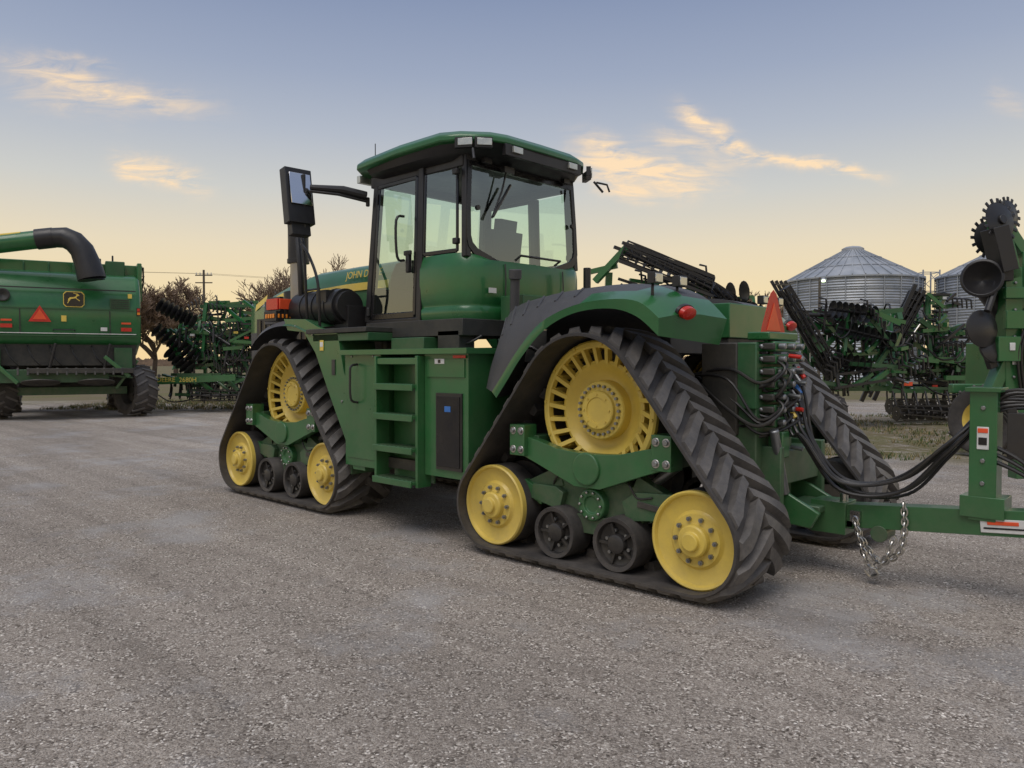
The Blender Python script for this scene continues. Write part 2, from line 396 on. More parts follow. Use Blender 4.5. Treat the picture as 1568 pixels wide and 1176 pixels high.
b.box((1.38,1.416,.99),(.34,.02,.68),BLK);b.box((1.38,1.43,.99),(.30,.01,.62),BLKG);b.box((1.38,1.437,1.19),(.08,.004,.05),BLUE)
b.box((1.50,1.424,1.61),(.13,.004,.045),WHT);b.box((1.50,1.427,1.61),(.035,.004,.03),BLKG)
b.box((1.24,1.424,1.65),(.16,.006,.025),RED)
b.box((2.35,1.12,.63),(1.4,.45,.1),DARK)
for x in(2.86,2.5): b.cyl((x,1.41,1.66),(x,1.418,1.66),.012,BOLT,6)
b.obj('side_tanks',tractor,bevel=.018,seg=3)
b=MB()
for x in(1.745,2.365): b.box((x,1.41,1.06),(.035,.16,1.20),GREEN)
for k,z in enumerate((1.62,1.38,1.10,.80,.50)):
    yy=1.37 if k==0 else 1.41+.006*k
    b.box((2.055,yy,z),(.584,.20,.03),GREEN); b.box((2.055,yy+.10,z-.008),(.584,.018,.06),GREEN)
    for q in range(9): b.box((1.80+q*.064,yy,z+.019),(.03,.17,.008),GREEN_D)
b.box((2.055,1.26,1.05),(.60,.02,1.15),GREEN)
b.obj('boarding_steps',tractor,bevel=.006)
b=MB()
b.tube([(2.75,1.42,1.58),(2.75,1.50,1.56),(2.75,1.51,1.45),(2.75,1.51,1.30),(2.75,1.49,1.22),(2.75,1.42,1.20)],.012,BLK,8,4)
b.tube([(3.95,1.25,2.0),(3.9,1.30,2.5),(3.95,1.3,2.95),(4.15,1.25,3.2),(4.35,1.15,3.25)],.016,BLK,8,6)
b.tube([(3.65,1.28,1.95),(3.62,1.32,2.45),(3.78,1.32,2.75),(3.95,1.32,2.92)],.016,BLK,8,6)
b.tube([(3.62,1.30,2.4),(3.95,1.28,2.4)],.012,BLK,8)
b.tube([(2.62,.93,2.65),(2.62,1.02,2.68),(2.62,1.03,3.05),(2.62,.93,3.1)],.014,BLK,8,4)
b.obj('grab_rails',tractor)
b=MB()
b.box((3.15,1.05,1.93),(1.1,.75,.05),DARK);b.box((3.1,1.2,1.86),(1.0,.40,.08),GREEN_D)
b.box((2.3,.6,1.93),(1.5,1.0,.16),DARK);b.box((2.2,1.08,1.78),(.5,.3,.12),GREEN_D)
b.box((1.75,1.0,1.80),(.3,.2,.2),DARK)
for x in(1.9,2.9): b.cyl((x,.95,1.72),(x,.95,1.95),.05,DARK,12)
for k in range(5): b.tube([(1.5+.2*k,.9,1.85),(1.6+.2*k,1.0,1.78),(1.8+.2*k,1.02,1.80),(1.95+.2*k,.95,1.9)],.014,HOSE if k!=2 else ORG,7,5)
b.obj('cab_platform',tractor,bevel=.012)
b=MB();rows=[]
secs=[(3.36,.56,2.79),(4.2,.56,2.79),(5.1,.55,2.78),(5.7,.53,2.70),(6.2,.50,2.60),(6.6,.46,2.48),(6.85,.40,2.34),(6.98,.30,2.1),(7.0,.25,1.7)]
for x,w,zt in secs:
    r=[]
    for y,z in((w,1.55),(w+.01,2.02),(w,2.38),(w-.03,zt-.20),(w-.10,zt-.07),(w-.22,zt-.015),(0,zt+.02)):
        r.append((x,y,max(z,1.5)))
    rows.append(r+[(p[0],-p[1],p[2]) for p in reversed(r[:-1])])
b.grid(rows,GREEN,lambda j,i:(GREY if j<6 else BLK) if i in(0,11) else (LAMP if j==6 and i in(1,10) else GREEN))
b.obj('hood',tractor,ang=45,merge=True)
b=MB()
for s in(1,-1):
    for j in range(5):
        x0,w0,_=secs[j];x1,w1,_=secs[j+1]
        b.add([(x0,s*(w0+.012),2.45),(x1,s*(w1+.012),2.45-.03*j),(x1,s*(w1-.0),2.54-.03*j),(x0,s*(w0-.0),2.54)],[(0,1,2,3)],YEL)
    b.box((5.4,s*.575,1.95),(1.9,.02,.5),BLK)
    for k in range(14): b.box((4.55+k*.13,s*.59,1.95),(.03,.015,.46),BLKG)
b.obj('hood_trim',tractor)
text('JOHN DEERE','hood_lettering',tractor,(3.86,.548,2.64),(78,0,180),.125,YEL)
b=MB()
b.cyl((3.55,1.0,2.22),(4.45,1.0,2.22),.20,BLK,28);b.cyl((3.48,1.0,2.22),(3.56,1.0,2.22),.17,BLK,28)
for x in(3.7,3.95,4.2): b.cyl((x,1.0,2.22),(x+.03,1.0,2.22),.21,BLK,28)
b.box((4.0,.8,2.1),(1.1,.5,.25),BLK);b.box((3.75,1.1,2.33),(.2,.2,.14),BLK)
b.tube([(4.45,1.0,2.22),(4.65,1.0,2.25),(4.7,1.0,2.45)],.10,BLK,16,4)
b.cyl((4.55,1.0,2.2),(4.55,1.0,2.85),.095,STACK,24);b.cyl((4.55,1.0,2.8),(4.55,1.0,3.42),.12,BLK,24)
b.cyl((4.55,1.0,2.78),(4.55,1.0,2.83),.13,BLK,24)
b.tube([(4.35,1.08,2.3),(4.31,1.12,2.7),(4.39,1.1,3.05)],.035,BLK,10,5)
b.obj('intake_and_exhaust_stack',tractor,bevel=.008)
def mirror(side,pre):
    M=Matrix.Scale(side,4,(0,1,0))@Matrix.Translation((-.14,0,-.05));b=MB()
    b.tube([(3.42,.92,3.46),(3.52,1.15,3.50),(3.74,1.42,3.52)],[.045,.045,.03],BLK,10)
    b.tube([(3.42,.92,3.40),(3.54,1.2,3.45),(3.74,1.42,3.48)],.018,BLK,8)
    b.cyl((3.80,1.46,3.0),(3.80,1.46,3.66),.02,BLK,10)
    E=(0,9,-2)
    b.box((3.86,1.50,3.42),(.12,.31,.60),BLK,rot=E)
    b.box((3.83,1.50,3.07),(.10,.22,.14),BLK,rot=E)
    b.obj(pre+'_mirror_housing',tractor,bevel=.03,seg=3,M=M)
    b=MB()
    b.box((3.795,1.50,3.50),(.012,.245,.34),MIRR,rot=E);b.box((3.80,1.50,3.22),(.012,.23,.15),MIRR,rot=E)
    b.obj(pre+'_mirror_glass',tractor,bevel=.004,M=M)
mirror(1,'left')
# ---- cab
b=MB()
zb=2.04;zt=3.62
for s in(1,-1):
    b.bar((3.34,s*.84,zb),(3.20,s*.80,zt),.09,.08,BLK,up=(1,0,0))
    b.bar((2.43,s*.88,1.98),(2.43,s*.83,zt),.06,.08,BLK,up=(1,0,0))
    b.bar((1.80,s*.82,2.62),(1.84,s*.78,zt),.07,.07,BLK,up=(1,0,0))
    b.bar((3.30,s*.82,zt-.06),(1.84,s*.80,zt-.06),.06,.12,BLK)
    b.bar((3.34,s*.86,zb-.02),(2.43,s*.88,zb-.02),.06,.08,BLK)
    b.bar((3.25,s*.875,zb+.04),(3.15,s*.835,zt-.12),.02,.05,BLKG,up=(1,0,0))
    b.bar((2.50,s*.895,zb+.04),(2.50,s*.85,zt-.12),.02,.05,BLKG,up=(1,0,0))
    b.bar((3.25,s*.88,zb+.05),(2.50,s*.895,zb+.05),.02,.07,BLKG)
    b.bar((3.17,s*.84,zt-.13),(2.50,s*.85,zt-.13),.02,.05,BLKG)
    b.bar((2.37,s*.875,2.68),(2.37,s*.845,zt-.12),.02,.035,BLKG,up=(1,0,0))
    b.bar((1.90,s*.845,2.68),(1.93,s*.815,zt-.12),.02,.035,BLKG,up=(1,0,0))
    b.bar((2.37,s*.875,2.69),(1.90,s*.845,2.69),.02,.045,BLKG)
    for z in(2.78,3.45): b.box((1.90,s*.86,z),(.07,.05,.06),BLK)
    b.box((2.56,s*.92,2.62),(.05,.05,.20),BLK); b.box((2.56,s*.93,2.72),(.11,.03,.05),BLK)
    for z in(2.15,3.35): b.cyl((3.30,s*.89,z-.05),(3.30,s*.89,z+.05),.022,BLK,10)
b.bar((1.84,.8,zt-.05),(1.84,-.8,zt-.05),.07,.12,BLK); b.bar((3.22,.8,zt-.05),(3.22,-.8,zt-.05),.07,.12,BLK)
b.bar((3.36,.8,2.22),(3.36,-.8,2.22),.08,.40,BLK)
b.obj('cab_frame',tractor,bevel=.01)
outer=[(-.80,3.56),(.80,3.56),(.83,3.1),(.84,2.80),(.82,2.72),(.75,2.655),(.45,2.56),(0,2.53),(-.45,2.56),(-.75,2.655),(-.82,2.72),(-.84,2.80),(-.83,3.1)]
inner=[(-.75,3.51),(.75,3.51),(.78,3.1),(.785,2.83),(.765,2.765),(.70,2.71),(.43,2.62),(0,2.59),(-.43,2.62),(-.70,2.71),(-.765,2.765),(-.785,2.83),(-.78,3.1)]
def rx(z): return 1.755+(z-2.5)*.035
b=MB();n=len(outer)
vs=[(rx(z),y,z) for y,z in outer]+[(rx(z),y,z) for y,z in inner]+[(rx(z)+.025,y,z) for y,z in outer]+[(rx(z)+.025,y,z) for y,z in inner]
fs=[]
for i in range(n):
    j=(i+1)%n
    fs+=[(i,j,n+j,n+i),(2*n+i,2*n+j,3*n+j,3*n+i),(i,j,2*n+j,2*n+i),(n+i,n+j,3*n+j,3*n+i)]
b.add(vs,fs,BLKG)
b.tube([(1.72,.35,3.50),(1.71,.42,3.30),(1.72,.55,3.02)],.010,BLK,6)
b.tube([(1.71,.30,3.38),(1.705,.55,3.03)],.014,BLK,6);b.box((1.72,.33,3.52),(.06,.14,.06),BLK)
for y in(.6,-.6): b.box((1.74,y,3.57),(.05,.1,.05),BLK)
for y in(.72,-.72): b.cyl((1.73,y,3.1),(1.76,y,3.1),.025,BLK,12)
b.obj('rear_window_frame',tractor)
b=MB()
b.add([(rx(z)+.012,y,z) for y,z in inner],[tuple(range(n))],GLASS)
for s in(1,-1):
    b.add([(3.23,s*.88,zb+.06),(2.50,s*.897,zb+.06),(2.50,s*.852,zt-.13),(3.15,s*.838,zt-.13)],[(0,1,2,3)],GLASS)
    b.add([(2.36,s*.873,2.69),(1.90,s*.846,2.69),(1.93,s*.816,zt-.13),(2.36,s*.846,zt-.13)],[(0,1,2,3)],GLASS)
b.add([(3.33,.8,2.44),(3.33,-.8,2.44),(3.22,-.78,zt-.1),(3.22,.78,zt-.1)],[(0,1,2,3)],GLASS)
b.obj('cab_glass',tractor,recalc=False)
def cab_ring(off,z,sc=0):
    pts=[(2.41,.885+off),(2.2,.90+off),(2.0,.90+off),(1.90,.885+off),(1.82-off*.3,.86+off*.8),(1.75-off*.6,.80+off*.6),(1.70-off,.70),(1.67-off,.50),(1.65-off,.25),(1.64-off,0)]
    P=[(x,y,z) for x,y in pts];return P+[(x,-y,z) for x,y in reversed(pts[:-1])]
rings=[(-.03,1.98),(-.005,1.99),(.0,2.0),(.012,2.08),(.010,2.13),(-.004,2.145),(-.006,2.16),(.0,2.18),(.010,2.24),(.014,2.40),(.012,2.52),(.0,2.60)]
b=MB();rows=[cab_ring(o,z) for o,z in rings]
def topz(p):
    x,y,z=p;ay=abs(y)
    if ay>.8: return 2.665
    return 2.54+.125*(ay/.8)**2
rows.append([(p[0]+.03,p[1]*.985,topz(p)) for p in cab_ring(-.01,2.6)])
b.grid(rows,GREEN)
for s in(1,-1):
    b.tube([(1.645,s*.44,2.57),(1.635,s*.44,2.40),(1.655,s*.44,2.0)],.006,DARK,6)
b.tube([(1.64,.3,2.62),(1.56,.3,2.66),(1.56,-.3,2.66),(1.64,-.3,2.62)],.012,BLK,8)
b.box((1.64,.62,2.30),(.006,.10,.05),WHT)
b.obj('cab_lower_body',tractor,ang=50)
b=MB()
b.cyl((1.35,.62,2.0),(1.30,.66,2.38),.045,GREY,16);b.cyl((1.30,.66,2.38),(1.29,.67,2.47),.06,GREY,16);b.box((1.45,.0,2.12),(.3,1.1,.25),GREEN_D)
b.cyl((1.40,-.55,2.1),(1.40,-.55,2.6),.04,BLK,14)
b.obj('filler_neck',tractor,bevel=.006)
def plan(x0,x1,w,ch,z,dx=0):
    p=[(x1,0),(x1,w*.55),(x1-.06,w*.82),(x1-.22,w),(2.6,w+.01),(x0+ch,w),(x0+ch*.55,w-.10),(x0+.05,w-.32),(x0,w-.5),(x0-.01,0)]
    full=p+[(x,-y) for x,y in reversed(p[1:-1])]
    return [(x,y,z) for x,y in full]
b=MB()
def stackp(layers,mat,capt=True,capb=True):
    n=len(layers[0]);vs=[p for l in layers for p in l];fs=[]
    for j in range(len(layers)-1):
        for i in range(n): fs.append((j*n+i,j*n+(i+1)%n,(j+1)*n+(i+1)%n,(j+1)*n+i))
    if capb: fs.append(tuple(range(n)))
    if capt: fs.append(tuple(range((len(layers)-1)*n,len(layers)*n)))
    b.add(vs,fs,mat)
stackp([plan(1.72,3.30,.86,.3,3.57),plan(1.60,3.40,.95,.4,3.62),plan(1.50,3.44,.98,.5,3.70)],BLK)
b.obj('roof_underside',tractor,ang=40)
b=MB()
def slope(L): return [(x,y,z-(.05*(x-2.5) if x>2.5 else .0)) for x,y,z in L]
stackp([slope(plan(1.58,3.50,1.00,.40,3.70)),slope(plan(1.53,3.53,1.03,.42,3.712)),slope(plan(1.53,3.52,1.03,.42,3.765)),slope(plan(1.58,3.44,.98,.42,3.815)),slope(plan(1.68,3.28,.87,.40,3.85)),slope(plan(1.85,3.0,.62,.35,3.878))],GREEN)
b.obj('roof_shell',tractor,ang=38,bevel=.012)
b=MB()
for s in(1,-1):
    for (x,y,rz) in((1.60,s*.80,s*-38),(1.73,s*.93,s*-58)):
        b.box((x-.02,y,3.675),(.05,.17,.10),BLK,rot=(0,0,rz)); b.box((x-.05 ,y+s*.015,3.678),(.012,.14,.065),LAMP,rot=(0,0,rz))
    b.box((3.50,s*.72,3.63),(.06,.30,.08),LAMP)
    b.cyl((1.60,s*-.92,3.60),(1.52,s*-.98,3.48),.014,BLK,8)
    b.box((1.495,s*.42,3.66),(.03,.13,.06),LAMP)
b.box((1.53,0,3.65),(.05,1.15,.11),BLK)
b.cyl((3.35,.75,3.70),(3.35,.75,4.02),.006,BLK,6)
b.lathe([(.08,0),(.08,.03),(.05,.05),(.001,.055)],(1.8,-.3,3.84),(0,0,1),GREEN,20)
b.tube([(1.55,-.9,3.58),(1.48,-1.0,3.56),(1.46,-1.02,3.48)],.012,BLK,7)
b.obj('roof_lights',tractor,bevel=.006)
b=MB()
b.box((2.5,0,2.06),(1.5,1.5,.06),DARK)
b.box((2.35,0,2.42),(.5,.48,.14),SEAT);b.box((2.12,0,2.72),(.14,.42,.56),SEAT,rot=(0,-8,0));b.box((2.07,0,3.04),(.10,.25,.15),SEAT,rot=(0,-8,0))
b.box((2.35,0,2.22),(.35,.35,.3),DARK)
b.box((2.45,-.36,2.58),(.6,.14,.10),DARK);b.box((2.75,-.42,2.85),(.04,.22,.22),BLKG);b.box((2.35,.34,2.58),(.4,.08,.06),SEAT)
b.bar((3.1,0,2.1),(2.95,0,2.65),.10,.08,DARK)
b.tube([(2.88+.05*math.cos(t*.4),.19*math.cos(t*.4+1.57),2.72+.12*math.sin(t*.4+1.57)) for t in range(17)],.013,BLK,8)
b.obj('cab_interior',tractor,bevel=.05,seg=4)
# ---- rear hitch / hydraulics
b=MB()
SY=.20
b.box((-.93,SY,1.05),(.22,.62,1.1),GREEN_D)
for k in range(7):
    z=1.72-.095*k
    b.box((-1.06,SY,z),(.16,.42,.075),GREEN)
    for y in(.16,.0,-.15):
        b.cyl((-1.14,SY+y,z),(-1.20,SY+y,z),.024,BOLT,12)
    b.box((-1.10,SY+.245,z),(.10,.03,.05),DARK);b.cyl((-1.05,SY+.21,z),(-1.05,SY+.27,z),.018,BOLT,10)
b.box((-1.02,SY,1.80),(.18,.5,.06),GREEN);b.box((-.95,SY+.31,1.5),(.2,.05,.5),GREEN_D)
b.box((-1.05,.0,.80),(.22,.8,.26),GREEN_D);b.box((-1.0,.38,.72),(.38,.06,.5),GREEN_D);b.box((-1.0,-.38,.72),(.38,.06,.5),GREEN_D)
b.box((-1.12,.3,.98),(.12,.12,.2),GREEN);b.cyl((-1.15,.25,.6),(-1.15,.45,1.1),.035,BOLT,12)
b.prism([(-.85,.40),(-1.35,.36),(-1.42,.48),(-1.15,.62),(-.85,.70)],'y',.22,.26,GREEN)
b.prism([(-.85,.40),(-1.35,.36),(-1.42,.48),(-1.15,.62),(-.85,.70)],'y',-.26,-.22,GREEN)
b.box((-1.15,0,.40),(.9,.16,.07),GREEN_D);b.box((-1.25,0,.50),(.3,.42,.05),GREEN_D);b.cyl((-1.50,0,.34),(-1.50,0,.62),.03,STEEL,14)
b.box((-.75,.45,1.4),(.3,.2,.7),DARK)
b.obj('rear_hitch_and_valves',tractor,bevel=.01)
b=MB()
for k in range(14):
    y0=random.uniform(.05,.42);z0=random.uniform(1.2,1.65);y1=random.uniform(.4,.6)
    b.tube([(-1.1,y0,z0),(-1.18-random.random()*.05,y0+.05,z0-.08),(-1.08,y1-.03,z0-.2),(-.85,y1,z0-.25+random.random()*.4),(-.5,y1-.05,1.5)],.010+.005*random.random(),HOSE,7,6)
for k in range(8):
    z=1.65-.1*k;b.cyl((-1.16,.22-.05*(k%3),z),(-1.25,.22-.05*(k%3),z-.01),.016,RED if k%4==0 else BOLT,10)
b.obj('hydraulic_hoses',tractor)
b=MB()
b.prism([(.2-.17,1.80),(.2+.17,1.80),(.2+.20,1.83),(.2+.19,1.87),(.2+.05,2.13),(.2,2.16),(.2-.05,2.13),(.2-.19,1.87),(.2-.20,1.83)],'x',-1.022,-1.018,RED)
b.prism([(.2-.12,1.845),(.2+.12,1.845),(.2,2.06)],'x',-1.027,-1.0235,ORG)
b.box((-1.0,.2,1.75),(.02,.06,.7),BLK)
b.obj('slow_vehicle_triangle',tractor)

# ================================================================== yard frame: origin on ground, X across the yard, D into it
CAM=Vector((-3.71,5.93,1.6))
FX=Vector((.692,-.722,0)).normalized(); RX=Vector((FX.y,-FX.x,0))
def yd(X,D,z=0): return Vector((CAM.x,CAM.y,0))+RX*X+FX*D+Vector((0,0,z))
YM=Matrix.Translation((CAM.x,CAM.y,0))@Matrix(((RX.x,FX.x,0,0),(RX.y,FX.y,0,0),(0,0,1,0),(0,0,0,1)))
# ================================================================== towed implement
imp=empty('towed_tillage_implement')
b=MB()
b.bar((-1.30,0,.44),(-3.9,0,.66),.16,.17,GREEN)
b.box((-1.42,0,.44),(.26,.22,.24),GREEN)
PX=-2.43
b.bar((PX,.02,.55),(PX,.02,1.41),.16,.16,GREEN); b.box((PX,.02,1.42),(.21,.21,.03),GREEN);b.box((PX,0,.64),(.26,.22,.14),GREEN)
b.bar((PX-.14,.0,1.3),(PX-.34,-.02,.7),.05,.05,BLK)
b.box((PX-.20,.0,1.12),(.14,.14,.3),BLK);b.box((PX+.0,.103,1.10),(.07,.006,.15),WHT);b.box((PX,.107,1.15),(.06,.006,.03),ORG);b.box((PX,.107,1.08),(.05,.006,.05),BLKG)
for z in(.8,.95,1.3): b.cyl((PX,.09,z),(PX,.11,z),.016,BOLT,6)
b.box((PX-.2,.088,.535),(.42,.008,.09),WHT,rot=(0,4.8,0));b.box((PX-.12,.093,.548),(.18,.006,.025),ORG,rot=(0,4.8,0));b.box((PX-.14,.093,.515),(.26,.006,.012),BLKG,rot=(0,4.8,0));b.box((PX-.32,.093,.54),(.06,.006,.05),BLKG,rot=(0,4.8,0))
b.cyl((-1.78,-.09,.36),(-1.78,.09,.36),.06,GREEN_D,20)
b.obj('tongue',imp,bevel=.010)
b=MB()
for k in range(7):
    o=random.uniform(-.05,.05);q=random.uniform(-.06,.06);yy=.05+.05*k*.6
    p=[(-1.12,yy,1.58-.06*k),(-1.20+o*.5,yy+.02,1.35-.05*k),(-1.28+o,yy+.05,1.0+q),(-1.52+o,yy,.68+q*1.2),(-1.9+o,yy-.08,.70+q*1.5),(-2.2,yy-.1,.98+q),(-2.42,.02+.02*(k%3-1),1.20+.03*(k%4)),(-2.6,0,1.30+.02*k),(-3.2,-.1,1.3)]
    b.tube(p,.012+.003*(k%2),HOSE,9,8)
for k in range(3):
    b.tube([(-2.4,.05,.98+.05*k),(-2.65,.08,.88+.04*k),(-2.9,.1,.70),(-3.3,.1,.62)],.014,HOSE,8,6)
for k in range(6):
    b.cyl((-1.14,.03+.03*k,1.56-.06*k),(-1.2,.04+.03*k,1.48-.06*k),.018,[RED,BOLT,BLUE,BOLT,BOLT,YEL][k],10)
b.obj('hydraulic_supply_hoses',imp)
def chain(b,pts,n,r=.026):
    pts=catm(pts,12);tot=[0]
    for i in range(1,len(pts)): tot.append(tot[-1]+(pts[i]-pts[i-1]).length)
    k=0
    for j in range(n):
        s=tot[-1]*(j+.5)/n
        while tot[k+1]<s:k+=1
        p=pts[k].lerp(pts[k+1],(s-tot[k])/(tot[k+1]-tot[k]));d=(pts[k+1]-pts[k]).normalized();a=d.cross(Vector((0,1,0))).normalized()
        if j%2: a=d.cross(a)
        ring=[p+d*(r*1.25*math.cos(t))+a*(r*.8*math.sin(t)) for t in [2*math.pi*q/12 for q in range(12)]]
        b.tube(ring,.0065,STEEL,6,closed=True)
b=MB()
chain(b,[(-1.62,.10,.44),(-1.68,.11,.30),(-1.80,.12,.17),(-1.93,.12,.26),(-1.96,.11,.42),(-1.95,.10,.60)],24)
chain(b,[(-1.62,.12,.46),(-1.70,.15,.22),(-1.76,.15,.13),(-1.85,.16,.2),(-1.9,.14,.36)],17)
b.box((-1.62,.10,.47),(.07,.03,.08),STEEL)
b.tube([(-1.76,.15,.14),(-1.80,.15,.09),(-1.75,.15,.06),(-1.71,.15,.10)],.012,STEEL,8,4)
b.obj('safety_chain',imp)
def spiked(c,r,ax,b,m=BLK,n=16):
    c=Vector(c);d=Vector(ax).normalized();a=d.orthogonal().normalized();e=d.cross(a)
    b.lathe([(r*.2,-.02),(r*.8,-.006),(r*.86,0),(r*.8,.006),(r*.2,.02)],c,d,m,28)
    for i in range(n):
        t=2*math.pi*i/n;dr=a*math.cos(t)+e*math.sin(t);tg=e*math.cos(t)-a*math.sin(t)
        b.bar(c+dr*r*.8,c+dr*r*1.04,.03,.012,m,up=d)
    b.cyl(c-d*.04,c+d*.04,r*.22,m,14)
b=MB()
X0=4.50
b.bar((X0,7,1.3),(X0-.02,7,2.45),.15,.15,GREEN);b.bar((X0,7.0,2.35),(4.36,7,2.90),.15,.12,GREEN)
b.bar((4.36,7,2.92),(4.72,7.1,2.50),.12,.10,GREEN);b.bar((X0,7,1.75),(4.25,6.95,1.20),.11,.10,GREEN)
b.bar((X0-.06,7,1.5),(4.95,7.1,1.5),.1,.14,GREEN);b.bar((X0,7,2.1),(4.95,7.1,2.35),.09,.12,GREEN)
b.bar((X0+.16,7.05,1.0),(X0+.16,7.05,2.6),.12,.12,GREEN);b.bar((X0+.1,7,1.35),(X0+.1,7,.55),.12,.12,GREEN)
b.bar((4.30,6.95,1.20),(4.30,6.97,.95),.09,.09,GREEN)
b.box((4.42,6.93,1.72),(.20,.12,.22),GREEN);b.box((4.52,6.90,1.98),(.26,.05,.16),GREEN);b.box((4.48,6.9,2.22),(.2,.05,.1),GREEN)
b.box((4.44,6.865,1.74),(.05,.01,.07),WHT);b.box((4.50,6.91,1.6),(.06,.01,.04),WHT)
spiked((4.33,6.9,2.86),.20,(.35,-1,.2),b);spiked((4.50,7.05,2.93),.17,(.5,-1,.1),b);spiked((4.42,7.2,2.75),.19,(.2,-1,.1),b)
b.box((4.33,6.9,2.6),(.14,.2,.4),BLK,rot=(0,-14,0));b.box((4.40,6.93,2.45),(.1,.1,.25),BLK)
b.lathe([(.05,.30),(.10,.18),(.16,.02),(.175,0),(.15,-.01),(.13,.02),(.06,.10),(.001,.12)],(4.18,6.9,2.35),(.5,.8,-.1),BLK,28)
b.tube([(4.25,7.05,2.30),(4.40,7.1,2.15),(4.5,7.1,2.0)],.07,BLK,14,4)
b.lathe([(.165,0),(.17,.012),(.1,.04),(.04,.05),(.001,.05)],(4.18,6.9,1.90),(.25,-1,.1),BLK,30);b.bar((4.18,6.92,1.9),(4.32,6.95,1.55),.05,.08,BLK)
b.lathe([(.13,0),(.135,.02),(.08,.05),(.001,.05)],(4.30,6.95,1.72),(.25,-1,.3),BLK,26)
b.cyl((4.2,6.85,2.05),(4.42,6.95,2.55),.03,BLK,10)
for k in range(9): b.cyl((X0-.01,6.93,1.35+.12*k),(X0-.01,6.905,1.35+.12*k),.014,BOLT,6)
for k in range(4):
    b.tube([(4.9,7,1.2+.1*k),(4.75,6.85,1.0),(4.5,6.8,.9+.05*k),(4.3,6.8,1.15+.03*k),(4.0,6.7,1.1)],.016,HOSE,8,6)
for k in range(4):
    b.tube([(4.55+.03*k,6.9,1.3),(4.5+.03*k,6.88,1.7),(4.62+.02*k,6.9,2.1),(4.6+.05*k,6.95,2.5)],.013,HOSE,7,6)
b.obj('folded_wing',imp,bevel=.006,M=YM)

def tyre(b,c,ax,r,w,rim=YEL,lugs=20):
    c=Vector(c);d=Vector(ax).normalized();a=d.orthogonal().normalized();e=d.cross(a);h=w/2
    b.lathe([(r*.55,-h*.7),(r*.75,-h),(r*.92,-h*.95),(r*.95,-h*.7),(r*.95,h*.7),(r*.92,h*.95),(r*.75,h),(r*.55,h*.7)],c,d,RUB,40,closed=False)
    b.lathe([(r*.56,-h*.7),(r*.52,-h*.6),(r*.45,-h*.2),(r*.2,-h*.1),(r*.18,-h*.3),(.001,-h*.3)],c,d,rim,28)
    b.lathe([(r*.56,h*.7),(r*.52,h*.6),(r*.45,h*.2),(r*.2,h*.1),(r*.18,h*.3),(.001,h*.3)],c,d,rim,28)
    for i in range(lugs):
        for s in(-1,1):
            t=2*math.pi*(i+(.5 if s>0 else 0))/lugs
            def P(tt,y,rr): return c+(a*math.cos(tt)+e*math.sin(tt))*rr+d*y
            b.bar(P(t,s*h*.02,r*.96),P(t+.22,s*h*.98,r*.95),.05*r/.7,.06*r/.7,RUBL,up=P(t,0,1)-c)
# ================================================================== combine (local: x right, y away, z up, rear at y=0)
th=math.atan2(12.7,22.0)
comb=empty('combine_harvester')
CM=YM@Matrix.Translation((-12.55,21.8,0))@Matrix.Rotation(th,4,'Z')@Matrix.Scale(1.04,4)
def rbox(b,x0,x1,y0,y1,z0,z1,mat): b.box(((x0+x1)/2,(y0+y1)/2,(z0+z1)/2),(x1-x0,y1-y0,z1-z0),mat)
b=MB()
b.prism([(0,2.05),(-.12,2.3),(-.15,3.0),(-.05,3.45),(.35,3.95),(1.2,4.1),(5.5,4.1),(5.5,1.9),(1.5,1.7)],'x',-1.80,1.83,GREEN)
b.obj('rear_body',comb,bevel=.12,seg=4,M=CM)
b=MB()
b.box((0,-.155,2.98),(3.3,.03,.03),GREEN_D);b.box((-1.05,-.14,2.62),(.025,.03,.66),DARK);b.box((1.05,-.14,2.62),(.025,.03,.66),DARK)
b.box((0.1,-.13,3.52),(3.2,.03,.03),DARK);b.box((1.3,-.15,3.15),(.5,.03,.30),GREEN_D)
for k in range(5): b.box((1.3,-.17,3.04+.055*k),(.44,.02,.018),DARK)
b.tube([(-.3,-.13,2.40),(-.3,-.20,2.42),(.2,-.20,2.42),(.2,-.13,2.40)],.015,BLK,6)
for x in(-1.72,1.76):
    b.box((x,-.16,2.95),(.10,.06,.22),BLK);b.box((x,-.195,3.0),(.07,.02,.08),RED);b.box((x,-.195,2.90),(.07,.02,.07),AMB)
b.box((.9,-.16,2.45),(.16,.01,.10),WHT);b.box((-.05,-.155,2.72),(.12,.01,.16),YEL);b.box((1.55,-.16,3.38),(.10,.01,.12),YEL)
b.obj('rear_panel_details',comb,M=CM)
b=MB()
b.prism([(-1.9,3.7),(1.95,3.7),(2.0,4.40),(-2.1,4.40)],'y',1.3,1.45,GREEN)
b.prism([(-1.9,3.7),(1.95,3.7),(2.0,4.55),(-2.1,4.55)],'y',3.4,3.5,GREEN_D)
rbox(b,-1.9,-1.8,1.4,3.5,3.6,4.4,GREEN);rbox(b,1.80,1.92,.6,3.5,3.3,4.40,GREEN)
rbox(b,1.0,1.5,.9,1.3,3.9,4.45,GREEN_D);rbox(b,.2,.5,1.0,1.3,4.0,4.38,GREEN_D)
rbox(b,-2.1,-1.7,.2,3.5,2.4,3.9,GREEN);rbox(b,.5,.9,1.0,1.25,4.3,4.52,DARK);b.bar((1.2,1.2,4.4),(1.2,1.2,4.65),.05,.05,BLK)
for k in range(6): b.box((-1.6+.6*k,1.28,4.05),(.05,.05,.6),GREEN_D)
b.obj('grain_tank',comb,bevel=.05,seg=3,M=CM)
b=MB()
b.tube([(1.9,1.0,3.4),(1.98,.9,3.9),(1.98,.9,4.3),(1.98,2.0,4.3)],.025,BLK,6)
for z in(3.6,4.0): b.bar((1.98,.9,z),(1.98,2.2,z),.03,.03,BLK)
